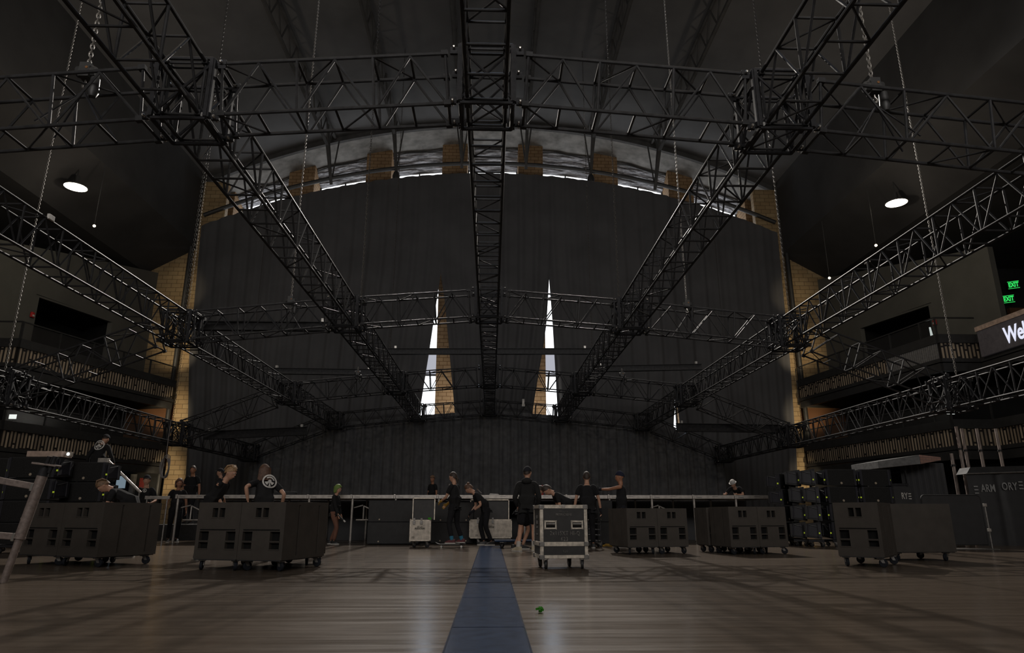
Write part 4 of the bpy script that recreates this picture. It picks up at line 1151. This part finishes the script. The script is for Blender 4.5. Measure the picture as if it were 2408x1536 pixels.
def head_mesh(mb,c,R,s):
    # head shaped from a sphere: face towards +y of R, jaw, brow, nose, ears
    n,m=20,16; vs=[]
    for j in range(m+1):
        ph=PI*j/m
        for k in range(n):
            t=2*PI*k/n
            x=math.sin(ph)*math.cos(t); y=math.sin(ph)*math.sin(t); z=math.cos(ph)
            w=.076*(1-.28*max(0,-z)**1.5); dpt=.096*(1-.14*max(0,-z)); 
            p=V((x*w,y*dpt,z*.122))
            if y>0: p.y*=.94
            if z<-.2 and y>.1: p.y+=.012*min(1,(-z-.2)*2)     # chin
            if z<-.1 and y<-.1: p.y*=.78                        # nape
            vs.append(p)
    fs=[]
    for j in range(m):
        for k in range(n): fs.append((j*n+k,(j+1)*n+k,(j+1)*n+(k+1)%n,j*n+(k+1)%n))
    t=MB(); t.add(vs,fs)
    t.add([(0,.088,.022),(-.013,.09,-.022),(.013,.09,-.022),(0,.118,-.018),(0,.086,-.03)],[(0,1,3),(0,3,2),(1,4,3),(4,2,3),(0,2,4,1)])
    t.sphere((0,.083,.026),(.05,.014,.010),8,5)
    t.sphere((0,.086,-.052),(.026,.012,.011),8,5)
    for e in(-1,1): t.sphere((e*.078,-.008,.0),(.010,.022,.032),8,6)
    mb.add([V(c)+R@(V(p)*s) for p in t.v],t.f)
def hand_mesh(mb,wr,d,palm,side,s,curl=.7):
    # d: direction wrist->knuckles, palm: direction the palm faces, side: thumb direction
    d=V(d).normalized(); palm=(V(palm)-d*V(palm).dot(d)).normalized(); sd=V(side); sd=(sd-d*sd.dot(d)-palm*sd.dot(palm)).normalized()
    vs=[V(wr)-d*.02*s,V(wr)+d*.045*s,V(wr)+d*.082*s]; ed=[(0,1),(1,2)]; ra=[.024*s,(.034*s,.018*s),(.036*s,.016*s)]
    a,b=skin_mesh(vs,ed,[.026*s,.030*s,.026*s],0,1)
    # flatten along the palm normal and widen across
    o=V(wr)
    mb.add([o+(p-o)-palm*((p-o).dot(palm))*.42+sd*((p-o).dot(sd))*.30 for p in a],b)
    for f,(off,ln) in enumerate(((.030,.070),(.010,.080),(-.010,.074),(-.029,.058))):
        k=V(wr)+d*.085*s+sd*off*s; q1=k+(d*math.cos(curl*.6)+palm*math.sin(curl*.6))*ln*.5*s; q2=q1+(d*math.cos(curl*1.6)+palm*math.sin(curl*1.6))*ln*.5*s
        mb.path([k-d*.02*s,k,q1,q2],[.009*s,.0095*s,.0085*s,.007*s],6)
    k=V(wr)+d*.03*s+sd*.028*s; q1=k+(d*.6+sd*.7+palm*.25).normalized()*.036*s; q2=q1+(d*.85+sd*.2+palm*.5).normalized()*.03*s
    mb.path([k-sd*.01*s,k,q1,q2],[.012*s,.012*s,.0105*s,.008*s],6)

def person(label,loc,head,H=1.78,lean=0,side=0,twist=0,hands=None,feet=None,hip=None,look=(0,0),neckp=None,skin='skin',top='tee',sleeve=.55,legs='trouser',shorts=False,
           shoe='shoe',sole=True,hair='hairdark',style='short',cap=None,gloves=None,sock=None,crouch=0,fat=1.0,logo=None,tank=False,hood=False,group=None,vox=.011,curl=.7):
    s=H/1.78
    hz=(hip if hip is not None else .93*s)
    ft=feet or [(-.11*s,0),(.11*s,0.02)]
    P=V((0,0,hz)); 
    if hip is None and feet: # centre over feet
        pass
    sp=Matrix.Rotation(-side,3,'Y')@Matrix.Rotation(-lean,3,'X')@Matrix.Rotation(twist,3,'Z')
    up=sp@V((0,0,1)); fw=sp@V((0,1,0)); rt=sp@V((1,0,0))
    bend=Matrix.Rotation(-lean*.5,3,'X'); up0=(Matrix.Rotation(-side*.5,3,'Y')@bend)@V((0,0,1))
    W=P+up0*.16*s; Cc=W+up*.20*s; NB=Cc+up*.155*s; 
    yaw,pit=look
    HR=(Matrix.Rotation(lean*.55*0,3,'X'))@Matrix.Rotation(yaw,3,'Z')@Matrix.Rotation(-pit,3,'X')
    nd=(up*.8+(HR@V((0,.25,.75)))).normalized()
    hs=s*1.08
    HB=NB+nd*.085*s; HC=HB+(HR@V((0,.018,.105)))*s
    SH=[NB-up*.045*s+rt*e*.175*s*fat**.5 for e in(-1,1)]
    hipj=[P+V((e*.09*s,0,-.03*s)) for e in(-1,1)]
    # legs
    kn=[];an=[]
    for i,e in enumerate((-1,1)):
        a=V((ft[i][0],ft[i][1]-.03,.085*s+(ft[i][2] if len(ft[i])>2 else 0)))
        k,b=ik(hipj[i],a,.435*s,.415*s,(e*.12,1,0)); kn.append(k); an.append(b)
    # arms
    hd=hands or [(-.27*s,.05,hz-.08*s),(.27*s,.05,hz-.08*s)]
    el=[];wr=[]
    for i,e in enumerate((-1,1)):
        k,b=ik(SH[i],hd[i],.30*s,.265*s,(e*.5,-.8,-.3)); el.append(k); wr.append(b)
    f=fat
    tv=[P,W,Cc,NB,HB]; te=[(0,1),(1,2),(2,3),(3,4)]
    tr=[(.150*s*f),.135*s*f,.150*s*f,.070*s,.056*s]
    def flat(vs,k=.68):
        out=[]
        for p in vs:
            # flatten torso front to back around the spine line
            q=p-P; h=q.dot(up); c=P+up*h
            d=p-c; y=d.dot(fw); out.append(p-fw*y*(1-k))
        return out
    body=MB()
    a,b=skin_mesh(tv,te,tr,0,1); body.add(flat(a),b)
    for i in(0,1):
        a,b=skin_mesh([SH[i]+(NB-SH[i])*.55,SH[i],SH[i].lerp(el[i],.5),el[i],el[i].lerp(wr[i],.35),wr[i]],[(j,j+1) for j in range(5)],[.055*s,.058*s,.047*s,.040*s,.040*s,.026*s],0,1); body.add(a,b)
        a,b=skin_mesh([hipj[i]+V((0,0,.06*s)),hipj[i],hipj[i].lerp(kn[i],.5),kn[i],kn[i].lerp(an[i],.35),an[i]],[(j,j+1) for j in range(5)],[.08*s,.088*s,.070*s,.052*s,.054*s,.036*s],0,1); body.add(a,b)
        e=(-1,1)[i]
        fd=(wr[i]-el[i]).normalized()
        pl=(P-wr[i]); pl.z=0; pl=pl if pl.length>.01 else V((-e,0,0))
        hand_mesh(body,wr[i],fd,pl.normalized(),V((0,1,.2)) if abs(fd.y)<.8 else V((-e,0,.3)),s,curl)
        # foot
        fdir=V((ft[i][3] if len(ft[i])>3 else e*.12,1,0)).normalized()
        body.path([an[i]-fdir*.05*s+V((0,0,-.045*s)),an[i]+fdir*.04*s+V((0,0,-.045*s)),an[i]+fdir*.15*s+V((0,0,-.06*s))],[.035*s,.042*s,.026*s],8)
    head_mesh(body,HC,HR,hs)
    a=HB-nd*.06*s; body.path([a,HB,HC+HR@V((0,-.01,-.04))*s],[.062*s,.056*s,.052*s],10)
    root=remeshed(body,'person',M[skin],None,vox*s)
    root.location=loc; root.rotation_euler=(0,0,head-PI/2); tag(root,label,'person',group)
    # eyes
    for e in(-1,1):
        g=MB(); g.sphere(HC+HR@(V((e*.03,.083,.014))*hs),.011*s,8,6); ey=g.build('eye',M['eye'],root,smooth=True)
        g=MB(); g.sphere(HC+HR@(V((e*.03,.090,.014))*hs),.0055*s,6,4); g.build('iris',M['hairdark'],ey,smooth=True)
    g=MB(); g.sphere(HC+HR@(V((0,.094,-.052))*hs),(.022*s,.006*s,.006*s),8,4,HR); g.build('mouth',M['lip'],root,smooth=True)
    # top
    g=MB(); x=.014*s
    a,b=skin_mesh([P-V((0,0,.04*s)),P+up0*.03,W,Cc,Cc.lerp(NB,.6),NB+up*.012*s],[(0,1),(1,2),(2,3),(3,4),(4,5)],[.150*s*f+x,.152*s*f+x,.142*s*f+x,.160*s*f+x,.150*s,.086*s],1,1); g.add(flat(a,.72),b)
    for i in(0,1):
        if tank:
            a,b=skin_mesh([SH[i]+(NB-SH[i])*.75,SH[i]+(NB-SH[i])*.3-up*.05*s],[(0,1)],[.06*s,.062*s],0,1)
        else:
            tt=sleeve
            if tt<=1: 
                q=SH[i].lerp(el[i],min(1,tt*1.35)); pts=[SH[i]+(NB-SH[i])*.6,SH[i],SH[i].lerp(q,.6),q]; rr=[.066*s,.072*s,.066*s,.066*s]
            else:
                pts=[SH[i]+(NB-SH[i])*.6,SH[i],SH[i].lerp(el[i],.5),el[i],el[i].lerp(wr[i],.5),wr[i].lerp(el[i],.06)]; rr=[.068*s,.076*s,.068*s,.062*s,.055*s,.042*s]
            a,b=skin_mesh(pts,[(j,j+1) for j in range(len(pts)-1)],rr,0,1)
        g.add(a,b)
    sh=remeshed(g,'hoodie' if hood else ('tank_top' if tank else 'shirt'),M[top],root,.013*s)
    if hood:
        g=MB(); g.sphere(NB-fw*.085*s+up*.02*s,(.12*s,.075*s,.07*s),12,8,sp); g.sphere(NB+fw*.02*s+up*.0*s,(.095*s,.085*s,.05*s),12,8,sp); remeshed(g,'hood',M[top],sh,.013*s)
    # legs
    g=MB()
    for i in(0,1):
        if shorts:
            pts=[P+V(((-1,1)[i]*.07*s,0,.05*s)),hipj[i],hipj[i].lerp(kn[i],.55),hipj[i].lerp(kn[i],.88)]; rr=[.105*s,.118*s,.105*s,.100*s]
        else:
            lo=an[i].lerp(kn[i],.12 if sock else .04)
            pts=[P+V(((-1,1)[i]*.07*s,0,.05*s)),hipj[i],hipj[i].lerp(kn[i],.5),kn[i],kn[i].lerp(lo,.5),lo]; rr=[.105*s*f**.5,.112*s*f**.5,.092*s,.075*s,.070*s,.062*s]
        a,b=skin_mesh(pts,[(j,j+1) for j in range(len(pts)-1)],rr,0,1); g.add(a,b)
    remeshed(g,'shorts' if shorts else 'trousers',M[legs],root,.014*s)
    for i in(0,1):
        e=(-1,1)[i]; fdir=V((ft[i][3] if len(ft[i])>3 else e*.12,1,0)).normalized(); sd=V((fdir.y,-fdir.x,0)); zf=an[i].z-.085*s
        def so(g,z0,z1,gr,tp=1):
            pr=[(-.085,.03),(-.06,.042),(0,.043),(.09,.052),(.15,.046),(.185,.022)]
            top=[(-.08,.026),(-.055,.036),(0,.037),(.08,.040),(.13,.036),(.165,.016)]
            ring=lambda L,zz,hh=None:[V((an[i].x,an[i].y,0))+fdir*a_*s+sd*b_*k*s+V((0,0,zf+(zz if hh is None else zz*hh[q])*s)) for k in(1,-1) for q,(a_,b_) in (enumerate(L) if k==1 else reversed(list(enumerate(L))))]
            n=12; a_=ring(pr,z0); b_=ring(top if tp else pr,z1,gr)
            g.add(a_+b_,[tuple(range(n))[::-1],tuple(range(n,2*n))]+[(q,(q+1)%n,(q+1)%n+n,q+n) for q in range(n)])
        g=MB(); so(g,.022,.10,[1,1,1,.8,.62,.5]); o=g.build('shoe',M[shoe],root,smooth=True)
        g=MB(); so(g,0,.024,[1]*6,0); g.build('sole',M['sole' if sole else 'rubber'],o)
        if sock:
            g=MB(); g.path([an[i]+V((0,0,-.01)),an[i].lerp(kn[i],.28)],[.047*s,.052*s],10); g.build('sock',M[sock],root,smooth=True)
    # hair and hats
    def cap_part(z0,infl,front=.0,back=0):
        g=MB(); n,m=18,10; vs=[]
        for j in range(m+1):
            for k in range(n):
                t=2*PI*k/n; yy=math.sin(t)
                pe=math.acos(max(-1,min(1,z0+ (front*max(0,yy)) - (back*max(0,-yy)))))*j/m
                x_=math.sin(pe)*math.cos(t); y_=math.sin(pe)*yy; z_=math.cos(pe)
                w=.076*(1-.28*max(0,-z_)**1.5)+infl; dp=.096+infl
                p=V((x_*w,y_*dp*(.95 if yy>0 else 1),z_*(.122+infl)))
                vs.append(HC+HR@(p*hs))
        g.add(vs,[(j*n+k,(j+1)*n+k,(j+1)*n+(k+1)%n,j*n+(k+1)%n) for j in range(m) for k in range(n)])
        return g
    if hair:
        if style=='short': g=cap_part(.05,.011,.42,.45)
        elif style=='buzz': g=cap_part(.1,.006,.4,.35)
        elif style=='bob':
            g=cap_part(-.15,.024,.62,.75)
            for k in range(22):
                t=PI*.80+ (PI*1.4)*k/21; t=PI*(-.22)-PI*.56*0+ -PI*1.0*k/21*1.0 if 0 else PI*1.02+PI*.96*k/21-.0
                p=HC+HR@(V((.095*math.cos(t),.112*math.sin(t)*1.0,.02))*s)
                g.path([p+V((0,0,.06))*s,p,p+V((math.cos(k*2.2)*.012,math.sin(k*1.7)*.012,-.13-.02*math.sin(k*3)))*s],[.02*s,.026*s,.010*s],6)
        elif style=='long':
            g=cap_part(-.1,.018,.5,.7)
            for k in range(18):
                t=PI*1.0+PI*1.0*k/17
                p=HC+HR@(V((.088*math.cos(t),.105*math.sin(t),.0))*s)
                g.path([p+V((0,0,.05))*s,p-V((0,0,.03)),p+(-up*.20+rt*math.cos(t)*.03)*s],[.02*s,.026*s,.010*s],6)
        elif style=='bun':
            g=cap_part(.05,.011,.42,.5); g.sphere(HC+HR@(V((0,-.07,.11))*s),.045*s,10,8)
        elif style=='ponytail':
            g=cap_part(.05,.010,.42,.5); g.path([HC+HR@(V((0,-.1,.0))*s),HC+HR@(V((0,-.125,-.05))*s),HC+HR@(V((.01,-.115,-.16))*s)],[.025*s,.03*s,.008*s],8)
        elif style=='swept':
            g=cap_part(.1,.012,.38,.5)
            for k in range(9):
                xx=-.06+.015*k; g.path([HC+HR@(V((xx,.06,.10))*s),HC+HR@(V((xx*1.05,.0,.142))*s),HC+HR@(V((xx*1.1,-.08,.10))*s),HC+HR@(V((xx,-.11,.02))*s)],[.008*s,.016*s,.018*s,.010*s],6)
        elif style=='bald': g=None
        if g: 
            hb_=g.build('hair',M[hair],root,smooth=True)
    if style=='beard' : pass
    if cap:
        kind,mt=cap
        g=cap_part(.35 if kind!='bandana' else .2,.020,.05 if kind!='bandana' else .12,.12)
        c_=g.build('cap' if kind=='cap' else ('hard_hat' if kind=='hat' else 'bandana'),M[mt],root,smooth=True)
        if kind=='cap':
            g=MB(); g.grid(lambda u,v:tuple(HC+HR@(V(((u-.5)*.15,.085+.075*v*(1-(2*u-1)**2*.35),.055-.012*v+.012*(1-(2*u-1)**2)))*s)),8,4); g.build('brim',M[mt],c_,smooth=True)
        if kind=='hat':
            g=MB(); g.lathe([(.098,.03),(.128,.022),(.128,.016),(.098,.022)],(0,0,0),20); g.v=[tuple(HC+HR@(V((p[0]*.95,p[1]*1.1,p[2]+.02))*s)) for p in g.v]; g.build('brim',M[mt],c_,smooth=True)
    if gloves:
        for i in(0,1):
            g=MB(); fd=(wr[i]-el[i]).normalized(); e=(-1,1)[i]
            pl=(P-wr[i]); pl.z=0; pl=pl if pl.length>.01 else V((-e,0,0))
            hand_mesh(g,wr[i],fd,pl.normalized(),V((0,1,.2)) if abs(fd.y)<.8 else V((-e,0,.3)),s*1.16,curl); g.path([wr[i]-fd*.06*s,wr[i]+fd*.03*s],[.036*s,.034*s],8)
            remeshed(g,'glove',M[gloves],root,.008)
    if logo:
        # round print on the back of the shirt, or on the chest
        where,off,size=logo
        n_=-fw if where=='back' else fw
        base=Cc+up*(.10*s+off[1])+rt*off[0]
        dpt=(.158*s*f+x)*.72*1.02
        g=MB(); rg=MB()
        def P2(px,pz,l):
            k=1-min(1,abs(off[0]+px)/(.17*s))**2*.35
            return base+rt*px+up*pz+n_*(dpt*k+.004+l)
        def ring(mb,r0,r1,a0=0,a1=2*PI,l=0,n=20):
            vs=[];fs=[]
            for q in range(n+1):
                a_=a0+(a1-a0)*q/n
                vs+=[P2(r0*math.cos(a_),r0*math.sin(a_),l),P2(r1*math.cos(a_),r1*math.sin(a_),l)]
            for q in range(n): fs.append((2*q,2*q+1,2*q+3,2*q+2))
            mb.add(vs,fs)
        ring(g,size*.80,size); ring(g,size*.50,size*.68,.3,2.3); ring(g,size*.2,size*.66,3.3,4.2); ring(g,size*.15,size*.6,5.2,6.1); ring(g,size*.0,size*.24); ring(g,size*.25,size*.78,4.5,4.9)
        g.build('round_print',M['white'],sh,fix=False)
    return root,dict(wr=wr,el=el,HC=HC,P=P,NB=NB)

HD=math.radians
ppl=[]
# right = +x of the person; heading: 90 = away from the camera, 0 = to the right, 180 = to the left, 270 = to the camera
person('person with a white round print on the black shirt back, raised above the left stacks',(-10.62,18.75,1.2),HD(265-180),1.74,.25,hands=[(-.34,.12,.86),(.42,.12,.86)],look=(0,.45),hair='hairdark',style='buzz',cap=('beanie','capblack'),logo=('back',(.0,.0),.14),vox=.013,sleeve=1.2)
person('bent-over person with light brown hair behind the far left subwoofers',(-6.72,13.35,0),HD(195),1.78,1.12,hands=[(-.18,.62,.72),(.2,.62,.70)],hip=.92,look=(.2,.95),hair='hairginger',style='swept',skin='skin',vox=.012)
person('distant standing person in cap and yellow lanyard under the left balcony',(-9.29,18.9,0),HD(285),1.80,0,hands=[(-.2,.25,1.05),(.12,.28,1.02)],cap=('cap','capblack'),logo=('chest',(0,-.02),.05),vox=.014)
person('dark-haired person half hidden beside the left brick jamb',(-9.18,20.6,0),HD(300),1.80,.05,hair='hairbrown',style='bob',skin='skintan',vox=.014)
person('bearded broad person in black t-shirt standing at the left end of the stage',(-9.72,22.75,.46),HD(255),1.86,.05,fat=1.2,hands=[(-.36,.06,.85),(.34,.08,.85)],hair='hairdark',style='short',skin='skintan',look=(.35,0),vox=.014)
person('person in a dark cap standing behind the stage at left, facing left',(-9.0,23.2,.46),HD(190),1.80,0,cap=('cap','capblack'),vox=.014,hair='hairdark',style='buzz')
person('blond person leaning over the brown subwoofers from behind, at left',(-5.08,12.75,0),HD(-8),1.74,.55,hands=[(.10,.26,.96),(-.30,.12,.97)],feet=[(-.12,-.15),(.12,.05)],hip=.90,look=(0,.35),hair='hairblond',style='swept',vox=.011)
person('long-haired person pushing the brown subwoofers, white round print on the back',(-3.86,11.95,0),HD(112),1.70,.38,hands=[(-.26,-.05,.98),(.30,.12,.90)],feet=[(-.14,-.1),(.14,.22)],hip=.86,look=(.35,.3),hair='hairbrown',style='long',logo=('back',(.05,.0),.125),twist=.1,vox=.011,fat=1.05)
pg,_d=person('green-haired person in brown trousers walking to the right before the stage',(-4.24,19.05,0),HD(-8),1.57,.04,hands=[(-.16,.16,.66),(.16,.2,.68)],feet=[(-.09,-.06),(.1,.10)],look=(-.05,.1),hair='hairgreen',style='bob',legs='brown',sleeve=1.2,vox=.011,fat=1.08)
w=_d['wr'][1]; g=MB(); g.tube(w+V((0,-.05,.03)),w+V((0,.16,-.15)),.02,8); gl=g.build('hand_lamp',M['rubber']); gl.location=pg.location; gl.rotation_euler=pg.rotation_euler; tag(gl,'black hand tool with a pale tip held by the green-haired person','tool')
g=MB(); g.tube(w+V((0,.16,-.15)),w+V((0,.21,-.19)),.022,8); g.build('tip',M['white'],gl)
person('person in a tan cap standing far back behind the stage',(-2.2,26.1,.46),HD(225),1.74,0,hair='hairdark',style='buzz',cap=('cap','captan'),skin='skintan',vox=.014,look=(.3,.0))
person('person with yellow work gloves standing on a skateboard before the stage',(-.88,17.05,.1),HD(150),1.70,.06,hands=[(-.08,.36,.98),(.17,.33,.92)],feet=[(-.20,-.04,0,-.25),(.24,-.04,0,.1)],look=(.15,.05),hair='hairdark',style='ponytail',gloves='glove',sock='bluesock',shoe='redshoe',logo=('chest',(-.03,.02),.06),vox=.011)
person('bending person with tied-up hair behind the silver trunk, white print on back',(-.12,18.3,0),HD(190),1.76,.80,hands=[(-.10,.36,.86),(.12,.40,.80)],feet=[(-.1,-.10),(.1,.06)],hip=.92,look=(0,.75),hair='hairbrown',style='bun',logo=('back',(.0,.0),.10),gloves='glovedark',vox=.011)
person('person in black hoodie and shorts walking past the road case',(.80,15.3,0),HD(82),1.82,.0,hands=[(-.22,.12,.92),(.22,.12,.92)],feet=[(-.19,-.06,0,-1.2),(.13,.14,0,.1)],hip=.94,look=(-.25,.0),hair='hairdark',style='buzz',cap=('beanie','capblack'),top='hoodie',hood=True,sleeve=1.2,shorts=True,legs='trouser',shoe='sneaker',sock='sock',vox=.010,fat=1.12)
person('crouching person in black shorts mostly hidden behind the hoodie man',(.70,16.3,0),HD(20),1.70,.95,hands=[(-.15,.45,.55),(.15,.45,.55)],feet=[(-.1,-.08),(.12,.02)],hip=.86,look=(0,.6),shorts=True,hair='hairdark',style='short',vox=.012)
person('dark-haired person bent low behind the road case',(1.88,16.5,0),HD(188),1.76,1.02,hands=[(-.14,.42,.72),(.20,.36,.74)],hip=.93,look=(0,.95),hair='hairdark',style='short',vox=.011)
person('person seen from behind in black t-shirt, right of the road case',(2.34,16.75,0),HD(92),1.80,.04,fat=1.22,hands=[(-.34,.08,.80),(.36,.06,.74)],hair='hairdark',style='short',gloves='glovedark',look=(-.12,.05),vox=.011)
person('muscular person in navy bandana and sleeveless top pointing to the left',(3.18,16.8,0),HD(168),1.80,.0,fat=1.12,hands=[(.06,.58,1.36),(-.22,-.05,.86)],tank=True,skin='skintan',hair=None,cap=('bandana','capnavy'),gloves='glovedark',look=(.05,-.05),vox=.011)
person('person in a white hard hat leaning on the right end of the stage',(8.18,22.45,.46),HD(228),1.72,1.28,hands=[(-.2,.75,.92),(.25,.75,.92)],hip=.92,look=(0,.5),cap=('hat','white'),hair='hairdark',style='buzz',vox=.014)
# ================================================================== LIGHT
w=bpy.data.worlds.new('hall_ambient'); SC.world=w; w.use_nodes=True
bg=w.node_tree.nodes['Background']; bg.inputs[0].default_value=(1.0,.93,.86,1); bg.inputs[1].default_value=.09
def light(name,typ,loc,energy,col,size=.5,target=None,spot=None,blend=.5,sy=None):
    l=bpy.data.lights.new(name,typ); l.energy=energy; l.color=col
    if typ=='AREA':
        l.size=size
        if sy: l.shape='RECTANGLE'; l.size_y=sy
    else: l.shadow_soft_size=size
    if typ=='SPOT': l.spot_size=spot or 1.5; l.spot_blend=blend
    o=bpy.data.objects.new(name,l); COL.objects.link(o); o.location=loc
    if target is not None: o.rotation_euler=(V(target)-V(loc)).to_track_quat('-Z','Y').to_euler()
    return o
    return o
warm=(1,.84,.66)
for x,y in((6.2,5),(8.2,12),(-6.4,5),(-8.4,12)): light('roof_lamp','SPOT',(x,y,19),250,warm,.12,(x*.8,y+2.5,0),1.9,.7)
for s in(-1,1):
    light('aisle_lamp','POINT',(s*18.6,27.6,14.4),15,warm,.45)
    for z,e in((2.6,240),(6.0,260),(9.6,200),(13.2,70)): light('wall_washer','SPOT',(s*17.3,35.4,z-.6),e,(1,.80,.52),.1,(s*18.1,38.5,z+.4),1.0,.8)
# daylight through the parted curtain
blue=(.55,.74,1.0)
light('gap_daylight','AREA',(-3.3,41.6,8.2),90,blue,1.0,(-2,14,0),sy=5)
light('gap_daylight','AREA',(3.25,41.6,8.2),90,blue,.9,(2,14,0),sy=5)
light('slit_daylight','AREA',(11.0,41.6,6.6),90,blue,.4,(8,14,0),sy=2.4)
hl=light('front_fill','AREA',(0,-11,10),560,(1,.95,.9),20,(0,25,10.5),sy=5); hl.data.spread=math.radians(80)  # added soft fill behind the camera for drapes and cabinet fronts
light('blue_top_fill','AREA',(0,15,21),150,(.6,.75,1),1.5,(0,15,0),sy=7)  # added overhead fill standing in for bluish bounce in the middle
for x,z,tx,e in((5.3,21.0,12,30000),(8.4,20.4,13,6000)):
    for s in(-1,1): light('arch_daylight','SPOT',(s*x,37.6,z),e,(1,.93,.85),.12 if x<6 else .4,(s*tx,4,0),1.1,1)
for s in(-1,1): light('fascia_fill','POINT',(s*13.5,24.5,12.5),330,warm,.3)  # added fill without fixtures, brightens the balcony fronts
for x in(-1.9,1.9): light('pier_fill','POINT',(x,38.75,7.0),130,(1,.95,.86),.2)  # added fill behind the curtain to brighten the brick piers
SC.cycles.caustics_reflective=False; SC.cycles.caustics_refractive=False; SC.cycles.blur_glossy=1.0; SC.cycles.sample_clamp_indirect=4
